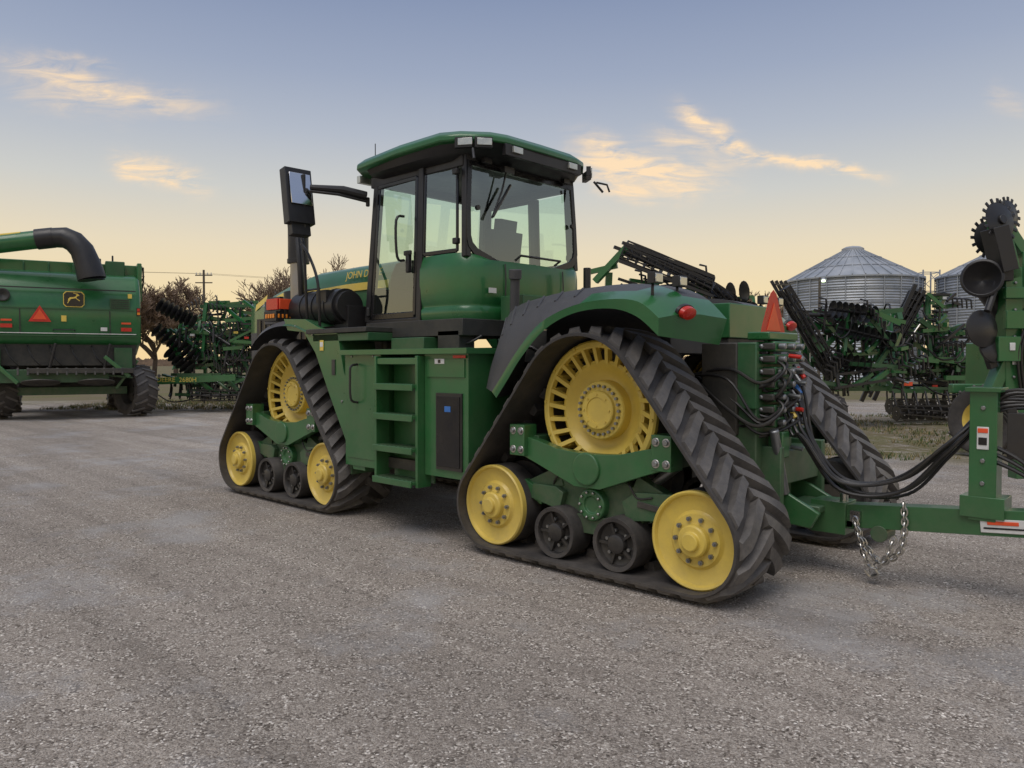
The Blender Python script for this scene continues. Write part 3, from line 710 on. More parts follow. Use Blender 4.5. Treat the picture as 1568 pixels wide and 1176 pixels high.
for k in range(7): b.bar((-1.95,-.02,1.6+.3*k),(-1.6,-.02,1.6+.3*k),.03,.03,BLK)
b.obj('service_rails',comb,M=CM)
b=MB()
b.lathe([(.17,-.02),(.17,.05),(.14,.06),(.001,-.0)],(-1.42,-.16,3.30),(0,-1,0),DARK,24)
b.box((-1.35,-.17,2.5),(.26,.05,.10),RED);b.box((1.45,-.15,2.45),(.26,.05,.10),RED);b.box((1.45,-.15,2.62),(.24,.03,.05),ORG);b.box((-1.35,-.15,2.65),(.24,.03,.05),ORG)
b.box((0.1,-.13,2.26),(3.3,.04,.03),GREEN_D);b.box((0.1,-.15,2.32),(3.2,.02,.02),WHT)
b.prism([(-.86,2.62),(-.34,2.62),(-.60,3.05)],'y',-.20,-.185,RED);b.prism([(-.76,2.68),(-.44,2.68),(-.60,2.95)],'y',-.21,-.202,ORG)
b.prism([(.0,3.03),(.38,3.03),(.44,3.10),(.44,3.38),(.38,3.45),(.0,3.45),(-.06,3.38),(-.06,3.10)],'y',-.19,-.175,YEL)
b.prism([(.02,3.05),(.36,3.05),(.42,3.11),(.42,3.37),(.36,3.43),(.02,3.43),(-.04,3.37),(-.04,3.11)],'y',-.197,-.191,BLKG)
b.prism([(.05,3.18),(.10,3.24),(.24,3.27),(.28,3.33),(.33,3.34),(.30,3.37),(.26,3.40),(.245,3.33),(.20,3.30),(.10,3.29),(.06,3.25)],'y',-.204,-.198,YEL)
b.bar((.11,-.20,3.25),(.04,-.20,3.13),.006,.02,YEL,up=(1,0,0));b.bar((.24,-.20,3.27),(.33,-.20,3.2),.006,.02,YEL,up=(0,0,1));b.bar((.26,-.2,3.38),(.18,-.2,3.41),.006,.015,YEL)
b.obj('rear_markings',comb,M=CM)
b=MB()
rbox(b,-1.7,1.7,.1,1.2,1.45,2.1,DARK);rbox(b,-1.75,1.0,-.25,.9,1.0,1.35,GREEN_D);rbox(b,-.9,1.6,-.5,.1,1.25,1.38,DARK);rbox(b,-1.9,-1.5,-.1,.6,1.3,1.9,GREEN)
rbox(b,1.15,1.6,0,.7,1.3,1.95,GREEN_D)
b.bar((-1.5,.7,.75),(1.5,.7,.75),.2,.22,GREEN_D);b.bar((1.2,.3,.8),(1.75,.2,1.6),.08,.08,GREEN);b.bar((-.2,-.2,1.3),(1.8,.0,1.1),.06,.06,GREEN_D);rbox(b,-1.2,1.2,2,5,.8,1.8,DARK)
b.bar((-1.6,-.3,1.5),(-1.1,-.45,1.0),.08,.1,GREEN);b.bar((.9,-.3,1.7),(1.5,-.4,1.15),.08,.1,GREEN)
for k in range(12): b.bar((-1.1+k*.22,-.52,1.2),(-1.1+k*.22,-.45,1.4),.05,.03,DARK)
for x in(-.6,.7):
    b.lathe([(.45,0),(.46,.03),(.2,.08),(.001,.08)],(x,-.25,1.02),(0,-.2,-1),DARK,24)
    b.cyl((x+.2,-.1,1.4),(x+.35,-.15,2.05),.04,BLK,10)
for k in range(5): b.tube([(-1.4+.5*k,.05,2.0),(-1.3+.5*k,-.1,1.7),(-1.1+.5*k,-.05,1.45)],.02,HOSE,6,4)
b.obj('straw_chopper',comb,bevel=.02,M=CM)
b=MB()
tyre(b,(1.70,.5,.74),(1,.45,0),.74,.64,BLK,16);tyre(b,(-1.72,1.0,.74),(1,.45,0),.74,.64,BLK,16)
tyre(b,(1.5,4.4,.95),(1,0,0),.95,.7,YEL,18);tyre(b,(-1.6,4.4,.95),(1,0,0),.95,.7,YEL,18)
b.obj('wheels',comb,M=CM)
b=MB()
b.cyl((-3.4,.6,4.30),(-.25,-.1,4.87),.24,GREEN,26);b.cyl((-3.4,.45,4.52),(-1.0,-.02,4.93),.05,YEL,10)
b.cyl((-.65,-.02,4.80),(-.25,-.1,4.87),.27,BLK,26)
b.tube([(-.25,-.1,4.87),(0,-.18,4.88),(.22,-.28,4.77),(.40,-.36,4.55),(.52,-.42,4.20),(.60,-.46,3.88),(.62,-.47,3.78)],[.26,.28,.29,.30,.32,.35,.35],BLK,22)
b.lathe([(.32,0),(.29,.05),(.001,.10)],(.622,-.471,3.76),(-.1,0,1),BLKG,22)
b.box((-1.9,.3,4.2),(.3,.3,.5),DARK)
b.obj('unloading_auger',comb,M=CM)

# ================================================================== background implements
def panel(b,O,A,Bv,na,nb,mat=GREEN,w=.1,shank=True,disks=False,N=None,dens=1.0,jit=.0):
    O=Vector(O);A=Vector(A);Bv=Vector(Bv)
    N=(A.cross(Bv)).normalized() if N is None else Vector(N).normalized()
    for i in range(na): b.bar(O+Bv*i/(na-1),O+A+Bv*i/(na-1),w,w,mat)
    for j in range(nb): b.bar(O+A*j/(nb-1),O+Bv+A*j/(nb-1),w*.8,w*.8,mat)
    L=A.length;k=int(L/.28*dens)
    a=A.normalized()
    for i in range(na):
        for j in range(k):
            p=O+Bv*i/(na-1)+a*(L*(j+.5*(i%2)+.2)/k)
            if shank and random.random()<.85:
                s=.5+random.random()*.15
                b.tube([p,p+N*.2+Bv.normalized()*.14,p+N*.42+Bv.normalized()*.05,p+N*s-Bv.normalized()*.14],.024,BLK if (i+j)%4 else mat,5)
            if disks:
                b.lathe([(.24,0),(.25,.01),(.12,.05),(.03,.06),(.001,.06)],p+N*.38,a,BLK,14)
def basket(b,p1,p2,r,mat=BLK,nb=9,rings=7):
    p1=Vector(p1);p2=Vector(p2);d=(p2-p1);u=d.normalized();a=u.orthogonal().normalized();e=u.cross(a)
    for i in range(nb):
        pts=[]
        for k in range(9):
            t=2*math.pi*i/nb+k/8*1.2;pts.append(p1+d*k/8+(a*math.cos(t)+e*math.sin(t))*r)
        b.tube(pts,.018,mat,4)
    for k in range(rings):
        c=p1+d*k/(rings-1);b.lathe([(r*.3,0),(r*.96,0),(r*.96,.015),(r*.3,.015)],c,u,mat,14)
    b.cyl(p1,p2,.04,mat,8)
def gang(b,p1,p2,n,r=.26):
    p1=Vector(p1);p2=Vector(p2);u=(p2-p1).normalized();b.cyl(p1,p2,.035,BLK,8)
    for k in range(n): b.lathe([(r,0),(r*.9,.02),(r*.45,.055),(r*.12,.07),(.001,.07)],p1.lerp(p2,(k+.5)/n),u,BLK,18)
def clutter(b,lo,hi,n,seed,dark=.0):
    """frame members, cylinders, hoses and tooth bars of a folded implement, inside a box"""
    r=random.Random(seed);lo=Vector(lo);hi=Vector(hi);S=hi-lo
    def rp(): return Vector((r.uniform(lo.x,hi.x),r.uniform(lo.y,hi.y),r.uniform(lo.z,hi.z)))
    for k in range(n):
        p=rp();kind=r.random()+dark;L=min(S.x,2.2)*r.uniform(.25,.7)
        d=r.choice([Vector((1,.1,r.uniform(-.15,.15))),Vector((1,.1,r.uniform(-.15,.15))),Vector((r.uniform(-.15,.15),.1,1)),Vector((r.uniform(.5,1),.2,r.uniform(.5,1))),Vector((-.7,.2,r.uniform(.5,1)))]).normalized()
        q=p+d*L
        q.z=max(lo.z,min(hi.z,q.z));q.x=max(lo.x,min(hi.x,q.x))
        if (q-p).length<.15: continue
        if kind<.48: b.bar(p,q,r.uniform(.06,.12),r.uniform(.06,.12),GREEN if r.random()<.7 else GREEN_D)
        elif kind<.66: b.bar(p,q,.06,.06,BLK)
        elif kind<.76:
            b.cyl(p,p.lerp(q,.6),.05,GREEN_D if r.random()<.5 else BLK,10);b.cyl(p.lerp(q,.6),q,.022,STEEL,8)
        elif kind<.86: b.tube([p,p.lerp(q,.3)+Vector((0,-.1,-.25)),p.lerp(q,.7)+Vector((.05,-.1,-.2)),q],.022,HOSE,6,4)
        elif kind<.97+dark:
            for j in range(5): 
                c=p+d*(.13*j);b.tube([c,c+Vector((.1,-.15,-.05)),c+Vector((.12,-.15,-.28))],.024,BLK,5)
        else: b.box(p,(.14,.03,.07),r.choice([RED,WHT,YEL]))
cul=empty('field_cultivator')
b=MB();D=25
panel(b,(-11.4,D,.95),(3.6,1.0,.1),(-.3,1.6,.1),4,5,w=.12,N=(0,0,-1))
panel(b,(-11.0,D+.3,1.7),(2.9,.6,.1),(0,.5,1.3),4,6,w=.10,N=(.1,-1,.1),dens=.8)
panel(b,(-10.6,D+1.6,1.6),(2.6,.5,.6),(0,.3,1.1),3,4,w=.09,disks=True,N=(-.3,-1,.2),shank=False)
b.bar((-11.6,D-.6,1.0),(-8.8,D-.4,1.12),.10,.20,GREEN)
clutter(b,(-11.3,D,1.1),(-7.9,D+1.5,2.7),140,3,.08);clutter(b,(-10.6,D,2.5),(-8.0,D+1.2,3.6),45,4,.05);clutter(b,(-11.4,D-.3,.5),(-8.0,D+1.2,1.2),50,14,.1)
b.obj('frames',cul,M=YM)
b=MB()
gang(b,(-11.5,D+.2,3.5),(-10.3,D+.2,2.9),8);gang(b,(-11.6,D+.1,2.7),(-10.2,D+.2,1.7),9);gang(b,(-11.2,D+.2,2.0),(-10.4,D+.1,1.3),6)
basket(b,(-10.2,D-.4,.55),(-8.5,D-.1,.55),.18);basket(b,(-8.4,D+.3,.55),(-7.2,D+.5,.55),.18)
b.bar((-10.3,D+.6,3.45),(-8.0,D+.9,3.15),.09,.10,GREEN);b.bar((-10.1,D+.6,3.1),(-7.8,D+.9,2.75),.09,.10,GREEN)
tyre(b,(-9.0,D+1.2,.45),(1,.2,0),.45,.3,YEL,12)
tyre(b,(-7.9,D+2.2,.45),(1,.2,0),.45,.3,YEL,12)
b.obj('gangs_and_wheels',cul,M=YM)
t=text('DEERE  2680H','frame_lettering',cul,yd(-10.55,24.32,1.05),(90,2,0),.20,YEL)
t.rotation_euler=(R(90),R(0),math.atan2(RX.y,RX.x)+.07)
cu2=empty('folded_chisel_plough')
b=MB();D=31
panel(b,(-13.5,D,1.4),(4.6,.8,.1),(0,.5,1.7),4,7,w=.11,N=(.1,-1,.1),dens=.7)
panel(b,(-9.6,D+1,1.4),(4.4,.6,.1),(0,.5,1.5),4,7,w=.11,N=(.1,-1,.1),dens=.7)
clutter(b,(-13.5,D,.6),(-5.5,D+1.5,3.2),190,41,.1);clutter(b,(-10.5,D,2.9),(-6.5,D+1.2,4.0),50,42)
gang(b,(-9.8,D-.2,3.6),(-8.6,D-.2,3.3),7);gang(b,(-12.8,D-.2,2.9),(-11.5,D-.2,2.6),7)
for x in(-12.5,-10,-7.5): tyre(b,(x,D+.6,.5),(1,.2,0),.5,.35,YEL,12);b.bar((x,D+.6,.5),(x,D+.5,1.5),.12,.12,GREEN)
b.obj('frames_and_shanks',cu2,M=YM)
har=empty('folded_disc_harrow')
b=MB();D=16
basket(b,(2.25,D,3.88),(4.15,D+.3,3.18),.14,rings=12);basket(b,(2.40,D+.4,4.05),(4.3,D+.7,3.35),.13,rings=12)
b.bar((2.1,D,3.98),(4.2,D+.3,3.25),.07,.06,BLK);b.bar((2.3,D+.2,4.10),(4.3,D+.6,3.42),.06,.06,BLK);b.bar((2.2,D-.1,3.68),(4.2,D+.2,2.98),.07,.06,BLK)
b.bar((1.75,D+.3,3.30),(2.35,D,3.95),.14,.12,GREEN);b.bar((1.6,D+.4,3.5),(2.2,D+.2,3.62),.10,.10,GREEN);b.bar((2.0,D+.5,2.2),(2.05,D+.4,3.5),.14,.14,GREEN)
b.bar((3.0,D+.5,2.0),(3.0,D+.4,3.5),.12,.12,GREEN);b.bar((3.9,D+.6,1.0),(4.0,D+.5,3.3),.12,.12,GREEN)
basket(b,(4.35,D+1,3.25),(4.9,D+1.2,2.95),.14);basket(b,(4.3,D+1.1,2.95),(4.95,D+1.3,2.65),.14);gang(b,(4.9,D+1.2,2.9),(5.6,D+1.4,2.7),5,.18)
clutter(b,(2.0,D+.5,1.8),(5.6,D+1.5,2.8),60,8);clutter(b,(2.2,D+.4,3.0),(4.2,D+.8,3.4),16,9)
panel(b,(3.9,D+1,1.9),(1.6,.3,.2),(0,.4,1.0),3,4,w=.08,disks=True,N=(-.2,-1,.3),shank=False)
tyre(b,(2.9,D+.8,.45),(1,.2,0),.45,.3,YEL,12);b.bar((2.0,D+.6,.95),(4.4,D+.8,.95),.14,.14,GREEN)
b.bar((2.9,D+.8,.45),(3.0,D+.6,1.0),.1,.1,GREEN)
b.obj('wings_and_baskets',har,M=YM)
h2=empty('folded_disc_harrow')
b=MB();D=19
for k in range(4): b.bar((6.35+.18*k,D+.2*k,3.6+.02*k),(7.75+.18*k,D+.2*k,1.2),.05,.07,BLK)
for k in range(11): b.bar((6.4+.135*k,D-.1,3.5-.22*k),(7.0+.135*k,D+.5,3.55-.22*k),.03,.04,BLK)
basket(b,(6.6,D-.2,3.4),(7.9,D-.1,1.4),.15,rings=12)
panel(b,(7.4,D+.6,.95),(2.2,.3,.1),(.2,.3,1.9),4,5,w=.10,disks=False,N=(-.1,-1,.2),shank=True,dens=.7)
gang(b,(7.7,D-.2,2.9),(8.9,D-.1,2.75),8,.22);gang(b,(7.9,D-.2,2.45),(9.3,D-.2,2.1),9,.22);gang(b,(7.8,D-.2,1.75),(8.7,D-.2,1.45),6,.22)
clutter(b,(7.2,D-.4,.9),(9.6,D+.9,2.9),120,12)
tyre(b,(7.8,D-.2,.42),(1,.3,0),.42,.28,YEL,12);tyre(b,(8.1,D+1.5,.42),(1,.3,0),.42,.28,YEL,12)
b.bar((7.8,D-.2,.42),(8.0,D+.6,1.0),.1,.1,GREEN);b.bar((7.4,D+.4,.95),(9.6,D+.6,.95),.14,.14,GREEN)
b.obj('wings_and_gangs',h2,M=YM)
h3=empty('soil_finisher')
b=MB();D=20
basket(b,(9.15,D,.85),(10.4,D,3.4),.16,rings=14);basket(b,(9.5,D+.5,.9),(10.75,D+.5,3.35),.16,rings=14)
b.bar((9.0,D-.1,.6),(10.35,D-.1,3.6),.06,.10,BLK);b.bar((9.6,D+.5,.6),(10.9,D+.5,3.5),.06,.10,BLK);b.bar((9.3,D+.1,.7),(10.6,D+.1,3.55),.05,.07,BLK)
panel(b,(10.2,D+.6,1.4),(1.4,.2,.4),(.1,.4,1.5),4,5,w=.09,N=(.0,-1,.4))
panel(b,(10.0,D+.4,.85),(2.6,.3,.0),(.3,.9,.1),3,5,w=.11,N=(0,0,-1))
clutter(b,(10.0,D+.1,.9),(12.2,D+1.2,2.6),120,22);clutter(b,(10.7,D+.1,2.4),(11.7,D+.8,3.4),26,23)
for k in range(9):
    b.tube([(9.9+.28*k,D+.1,.85),(9.9+.28*k,D-.1,.5),(9.95+.28*k,D-.2,.2)],.025,BLK,5)
basket(b,(9.8,D-.3,.30),(12.6,D-.1,.30),.2,nb=8,rings=14);basket(b,(9.9,D+.3,.45),(12.6,D+.5,.45),.2,nb=8,rings=10)
b.box((10.2,D-.1,1.05),(.22,.02,.10),ORG);b.box((12.0,D-.05,1.0),(.14,.02,.10),ORG);b.prism([(12.05,1.9),(12.35,1.9),(12.2,2.15)],'y',D-.02,D,RED);b.bar((12.2,D+.02,1.1),(12.2,D+.02,2.0),.04,.04,BLK)
b.bar((11.2,D,1.2),(12.2,D+.1,1.2),.10,.12,GREEN);b.box((12.6,D+1,1.3),(1.6,.8,.9),GREEN)
b.obj('baskets_and_frame',h3,bevel=0,M=YM)
wag=empty('grain_drill')
b=MB();D=13
tyre(b,(8.0,D,.62),(.9,.45,0),.62,.42,YEL,14)
b.box((9.0,D+.6,1.5),(1.6,.8,.9),GREEN);b.bar((7.9,D+.1,.62),(8.8,D+.5,1.1),.14,.14,GREEN);b.bar((7.6,D+.4,1.15),(9.6,D+.5,1.15),.14,.16,GREEN)
tyre(b,(9.6,D+.6,.62),(.9,.45,0),.62,.42,YEL,14)
b.obj('hopper_and_wheels',wag,bevel=.02,M=YM)

# ================================================================== grain bins
def wavemat():
    m,nt,bs=nmat('galvanised_corrugated');N=nt.nodes.new;L=nt.links.new
    g=N('ShaderNodeNewGeometry');n=N('ShaderNodeTexNoise');n.inputs['Scale'].default_value=.8;n.inputs['Detail'].default_value=5;L(g.outputs['Position'],n.inputs['Vector'])
    cr=N('ShaderNodeValToRGB');cr.color_ramp.elements[0].color=(.30,.33,.37,1);cr.color_ramp.elements[1].color=(.46,.48,.51,1);cr.color_ramp.elements[0].position=.3;cr.color_ramp.elements[1].position=.75
    L(n.outputs[0],cr.inputs[0]);L(cr.outputs[0],bs.inputs['Base Color']);bs.inputs['Metallic'].default_value=.35;bs.inputs['Roughness'].default_value=.5
    return m
GALV=wavemat()
def grain_bin(X,D,r,ze,zp):
    e=empty('grain_bin');b=MB()
    prof=[];nz=int(ze/.11)
    for k in range(nz+1): prof.append((r+.025*math.cos(k*math.pi),ze*k/nz))
    c=yd(X,D);b.lathe(prof,c,(0,0,1),GALV,72)
    for k in range(24):
        t=2*math.pi*k/24;p=c+Vector((math.cos(t)*(r+.06),math.sin(t)*(r+.06),0));b.bar(p,p+Vector((0,0,ze)),.08,.06,GALV)
    for k in range(1,8): b.lathe([(r+.03,0),(r+.05,.03),(r+.03,.06)],c+Vector((0,0,ze*k/8)),(0,0,1),GALV,72)
    b.obj('wall',e,ang=20)
    b=MB();b.lathe([(r+.12,ze-.12),(r+.12,ze),(.9,zp-.25),(.9,zp),(.6,zp+.15),(.001,zp+.25)],c,(0,0,1),GALV,72)
    for k in range(36):
        t=2*math.pi*k/36;d=Vector((math.cos(t),math.sin(t),0));b.bar(c+d*(r+.12)+Vector((0,0,ze+.04)),c+d*.9+Vector((0,0,zp-.21)),.07,.10,GALV)
    for f in(.35,.7):
        rr_=r*(1-f)+.9*f;zz=ze+(zp-.25-ze)*f;b.tube([c+Vector((math.cos(t*.1745)*rr_,math.sin(t*.1745)*rr_,zz+.12)) for t in range(36)],.04,GALV,5,closed=True)
    b.obj('roof',e,ang=20)
    b=MB();a=yd(X+r*.55,D-r*.86)
    for s in(-.22,.22): b.bar(a+RX*s,a+RX*s+Vector((0,0,ze)),.05,.05,GALV)
    for k in range(24):
        if .4*k<ze: b.bar(a-RX*.22+Vector((0,0,.4*k)),a+RX*.22+Vector((0,0,.4*k)),.03,.03,GALV)
    b.obj('ladder',e);return e
grain_bin(29.4,67,5.5,8.6,11.4)
grain_bin(39.9,62,5.3,8.5,11.0)
b=MB();c=yd(35.3,66)
for i,j in((-1,-1),(1,-1),(1,1),(-1,1)): b.bar(c+RX*i*.7+FX*j*.7,c+RX*i*.7+FX*j*.7+Vector((0,0,9.4)),.1,.1,GALV)
for k in range(6):
    z=1.6*k+1.2
    for (i,j),(m,n_) in (((-1,-1),(1,-1)),((1,-1),(1,1)),((1,1),(-1,1)),((-1,1),(-1,-1))):
        b.bar(c+RX*i*.7+FX*j*.7+Vector((0,0,z)),c+RX*m*.7+FX*n_*.7+Vector((0,0,z)),.06,.06,GALV)
        b.bar(c+RX*i*.7+FX*j*.7+Vector((0,0,z-1.2)),c+RX*m*.7+FX*n_*.7+Vector((0,0,z)),.04,.04,GALV)
b.obj('grain_elevator_tower')
em=bpy.data.materials.new('lit_lamp');em.use_nodes=True;pb=em.node_tree.nodes['Principled BSDF'];pb.inputs['Emission Color'].default_value=(.75,1,.6,1);pb.inputs['Emission Strength'].default_value=4
WOOD=pmat('weathered_wood',(.10,.085,.07),.85,scale=2)
lampe=empty('yard_light');b=MB();c=yd(23.2,58.5)
b.cyl(c,c+Vector((0,0,8.0)),.12,WOOD,10,r2=.09);b.bar(c+Vector((0,0,7.7)),c-FX*.7+Vector((0,0,7.8)),.06,.06,GALV);b.cyl(c-FX*.7+Vector((0,0,7.75)),c-FX*.7+Vector((0,0,7.9)),.22,GALV,12,r2=.1)
b.cyl(c-FX*.7+Vector((0,0,7.6)),c-FX*.7+Vector((0,0,7.74)),.13,em,12)
b.obj('pole_and_lamp',lampe)
b=MB();c=yd(-29.0,73)
b.cyl(c,c+Vector((0,0,10.3)),.14,WOOD,10,r2=.10)
for z in(9.8,9.1): b.bar(c+RX*-.8+Vector((0,0,z)),c+RX*.8+Vector((0,0,z)),.08,.10,WOOD)
for s in(-.7,-.35,.35,.7): b.cyl(c+RX*s+Vector((0,0,9.85)),c+RX*s+Vector((0,0,10.05)),.05,WHT,8)
for s in(-.7,.7):
    p=c+RX*s+Vector((0,0,9.95))
    b.tube([p-RX*45-FX*20+Vector((0,0,-.3)),p-RX*22-FX*10+Vector((0,0,-.9)),p,p+RX*25+FX*12+Vector((0,0,-.9)),p+RX*50+FX*24],.012,BLK,4,4)
b.obj('utility_pole')
# ================================================================== bare trees
BARK=pmat('bark',(.12,.09,.07),.9,scale=3,var=.25)
TWIG=pmat('twigs',(.22,.155,.11),.9,scale=1,var=.3)
def tree(X,D,H,spread=.55,depth=6,seed=1,dense=3,name='bare_tree',tr=.022):
    rnd=random.Random(seed);b=MB();base=yd(X,D)
    def grow(p,d,L,r,k):
        q=p+d*L*.5+Vector((rnd.uniform(-1,1),rnd.uniform(-1,1),rnd.uniform(-.3,.6)))*L*.08;e=p+d*L
        b.tube([p,q,e],[r,r*.85,r*.68],BARK if k>2 else TWIG,5 if k>3 else 3)
        if k==0: return
        for i in range(dense if k<depth else dense+2):
            ax=Vector((rnd.uniform(-1,1),rnd.uniform(-1,1),rnd.uniform(-.35,.55)))
            nd=(d+ax*spread*1.25+Vector((0,0,.12))).normalized()
            st=p.lerp(e,rnd.uniform(.35,1)) if i else e
            grow(st,nd,L*rnd.uniform(.62,.85),max(r*.6,tr),k-1)
    grow(Vector((0,0,0)),Vector((0,0,1)),H*.22,H*.018,depth)
    zm=max(p.z for p in b.v);s=H/zm
    b.v=[base+p*s for p in b.v]
    return b.obj(name,recalc=False)
tree(-40.0,92,11.8,.85,7,3,3,tr=.026);tree(-37.2,90,10.6,.85,7,5,3,tr=.024);tree(-42.6,92,12,.8,6,15,4,tr=.028)
for i,(X,D,H) in enumerate([(-30.5,95,10),(-28,88,11.5),(-25.3,92,13.2),(-22.2,90,14.2),(-20,94,13.5),(-17.8,92,12.5),(28.5,88,10),(25.8,95,9.5)]): tree(X,D,H,.7,6,20+i,3,tr=.026)
b=MB();rnd=random.Random(4)
for i in range(2600):
    X=rnd.uniform(-420,420);D=rnd.uniform(330,370);h=rnd.uniform(3,9)*(.7+.3*math.sin(X*.05));w=rnd.uniform(1,3)
    p=yd(X,D);t=rnd.uniform(-.5,.5)
    b.add([p-RX*w,p+RX*w,p+RX*(w*.6+t)+Vector((0,0,h*.8)),p+RX*t+Vector((0,0,h)),p+RX*(t-w*.7)+Vector((0,0,h*.7))],[(0,1,2,3,4)],TWIG)
b.obj('distant_treeline',recalc=False)

# ================================================================== ground
def gravel():
    m,nt,bs=nmat('gravel');N=nt.nodes.new;L=nt.links.new
    g=N('ShaderNodeNewGeometry');P=g.outputs['Position']
    def noise(s,d=6,r=.6,vec=None):
        n=N('ShaderNodeTexNoise');n.inputs['Scale'].default_value=s;n.inputs['Detail'].default_value=d;n.inputs['Roughness'].default_value=r;L(vec or P,n.inputs['Vector']);return n.outputs[0]
    def mrange(x,a,b_,c=0,d=1):
        n=N('ShaderNodeMapRange');n.inputs[1].default_value=a;n.inputs[2].default_value=b_;n.inputs[3].default_value=c;n.inputs[4].default_value=d;L(x,n.inputs[0]);return n.outputs[0]
    def mix(f,a,b_):
        n=N('ShaderNodeMix');n.data_type='RGBA'
        for i,v in((0,f),(6,a),(7,b_)):
            if isinstance(v,(tuple,float)): n.inputs[i].default_value=v
            else: L(v,n.inputs[i])
        return n.outputs[2]
    def math_(op,a,b_):
        n=N('ShaderNodeMath');n.operation=op
        for i,v in((0,a),(1,b_)):
            if isinstance(v,float): n.inputs[i].default_value=v
            else: L(v,n.inputs[i])
        return n.outputs[0]
    v=N('ShaderNodeTexVoronoi');v.inputs['Scale'].default_value=95;L(P,v.inputs['Vector'])
    v2=N('ShaderNodeTexVoronoi');v2.inputs['Scale'].default_value=185;L(P,v2.inputs['Vector'])
    sp=N('ShaderNodeSeparateColor');L(v.outputs['Color'],sp.inputs[0])
    cr=N('ShaderNodeValToRGB');e=cr.color_ramp.elements;e[0].color=(.095,.080,.066,1);e[1].color=(.95,.88,.79,1);e[0].position=0;e[1].position=1
    for p,c in((.32,(.235,.200,.168,1)),(.70,(.38,.33,.285,1)),(.90,(.58,.52,.45,1))): q=e.new(p);q.color=c
    L(sp.outputs[0],cr.inputs[0])
    sp2=N('ShaderNodeSeparateColor');L(v2.outputs['Color'],sp2.inputs[0])
    fine=mix(mrange(sp2.outputs[0],0,1),(.16,.135,.112,1),(.54,.475,.41,1))
    c1=mix(mrange(noise(9,4),.42,.62),cr.outputs[0],fine)
    big=mrange(noise(.55,8,.68),.51,.61)
    c2=mix(math_('MULTIPLY',big,.62),c1,(.40,.385,.375,1))
    dk=mrange(noise(1.3,7,.7),.52,.72)
    c3=mix(math_('MULTIPLY',dk,.40),c2,(.165,.138,.115,1))
    mp=N('ShaderNodeMapping');mp.inputs['Rotation'].default_value=(0,0,R(28));mp.inputs['Scale'].default_value=(.10,1.5,1);L(P,mp.inputs['Vector'])
    trk=mrange(noise(1.0,5,.55,mp.outputs[0]),.38,.62,.84,1.14)
    tone=math_('MULTIPLY',mrange(noise(.16,4),.35,.65,.90,1.12),trk)
    vm=N('ShaderNodeVectorMath');vm.operation='SCALE';L(c3,vm.inputs[0]);L(tone,vm.inputs['Scale'])
    dd=N('ShaderNodeVectorMath');dd.operation='DOT_PRODUCT';L(P,dd.inputs[0]);dd.inputs[1].default_value=FX
    rr_=N('ShaderNodeVectorMath');rr_.operation='DOT_PRODUCT';L(P,rr_.inputs[0]);rr_.inputs[1].default_value=RX
    c0=FX.dot(Vector((CAM.x,CAM.y,0)));r0=RX.dot(Vector((CAM.x,CAM.y,0)))
    dep=math_('SUBTRACT',dd.outputs['Value'],float(c0));lat=math_('SUBTRACT',rr_.outputs['Value'],float(r0))
    wob=math_('MULTIPLY',math_('SUBTRACT',noise(.35,5),.5),7.0)
    edge=math_('ADD',dep,wob)
    far=mrange(edge,29,33)
    strip=math_('MULTIPLY',math_('MULTIPLY',mrange(edge,11.5,13.5),mrange(edge,24,20)),mrange(lat,3.5,5.5))
    strip=math_('MULTIPLY',strip,mrange(noise(2.2,7,.7),.36,.5))
    gm=math_('MAXIMUM',far,strip)
    gcol=mix(mrange(noise(14,5,.7),.35,.65),(.085,.10,.035,1),(.24,.20,.11,1))
    gcol=mix(mrange(noise(.3,3),.4,.6),gcol,(.19,.155,.10,1))
    fin=mix(gm,vm.outputs[0],gcol)
    L(fin,bs.inputs['Base Color']);bs.inputs['Roughness'].default_value=.95;bs.inputs['Specular IOR Level'].default_value=.15
    h=math_('ADD',math_('MULTIPLY',v.outputs['Distance'],-1.0),math_('MULTIPLY',v2.outputs['Distance'],-.5))
    h=math_('ADD',h,math_('MULTIPLY',noise(22,4),1.2))
    bp=N('ShaderNodeBump');bp.inputs['Strength'].default_value=.8;bp.inputs['Distance'].default_value=.009;L(h,bp.inputs['Height']);L(bp.outputs[0],bs.inputs['Normal'])
    return m
GRAV=gravel()
b=MB()
ringsr=[0,1,2,3.6,5,7,9.5,13,18,27,45,90,300,1600]
seg=96;vs=[];fs=[]
for r_ in ringsr[1:]:
    for k in range(seg):
        t=2*math.pi*k/seg;vs.append((CAM.x+r_*math.cos(t)+2.5,CAM.y+r_*math.sin(t)-3,0))
vs.append((CAM.x+2.5,CAM.y-3,0));ci=len(vs)-1
for k in range(seg): fs.append((k,(k+1)%seg,ci))
for j in range(len(ringsr)-2):
    for k in range(seg): fs.append((j*seg+k,j*seg+(k+1)%seg,(j+1)*seg+(k+1)%seg,(j+1)*seg+k))
b.add(vs,fs,GRAV)
b.obj('gravel_yard_ground')
STM=[pmat('stone_a',(.37,.32,.275),.9,scale=30,var=.3),pmat('stone_b',(.18,.15,.125),.9,scale=30,var=.3),pmat('stone_c',(.62,.57,.51),.9,scale=30,var=.2)]
b=MB();rnd=random.Random(11)
octf=[(0,2,4),(2,1,4),(1,3,4),(3,0,4),(2,0,5),(1,2,5),(3,1,5),(0,3,5)]
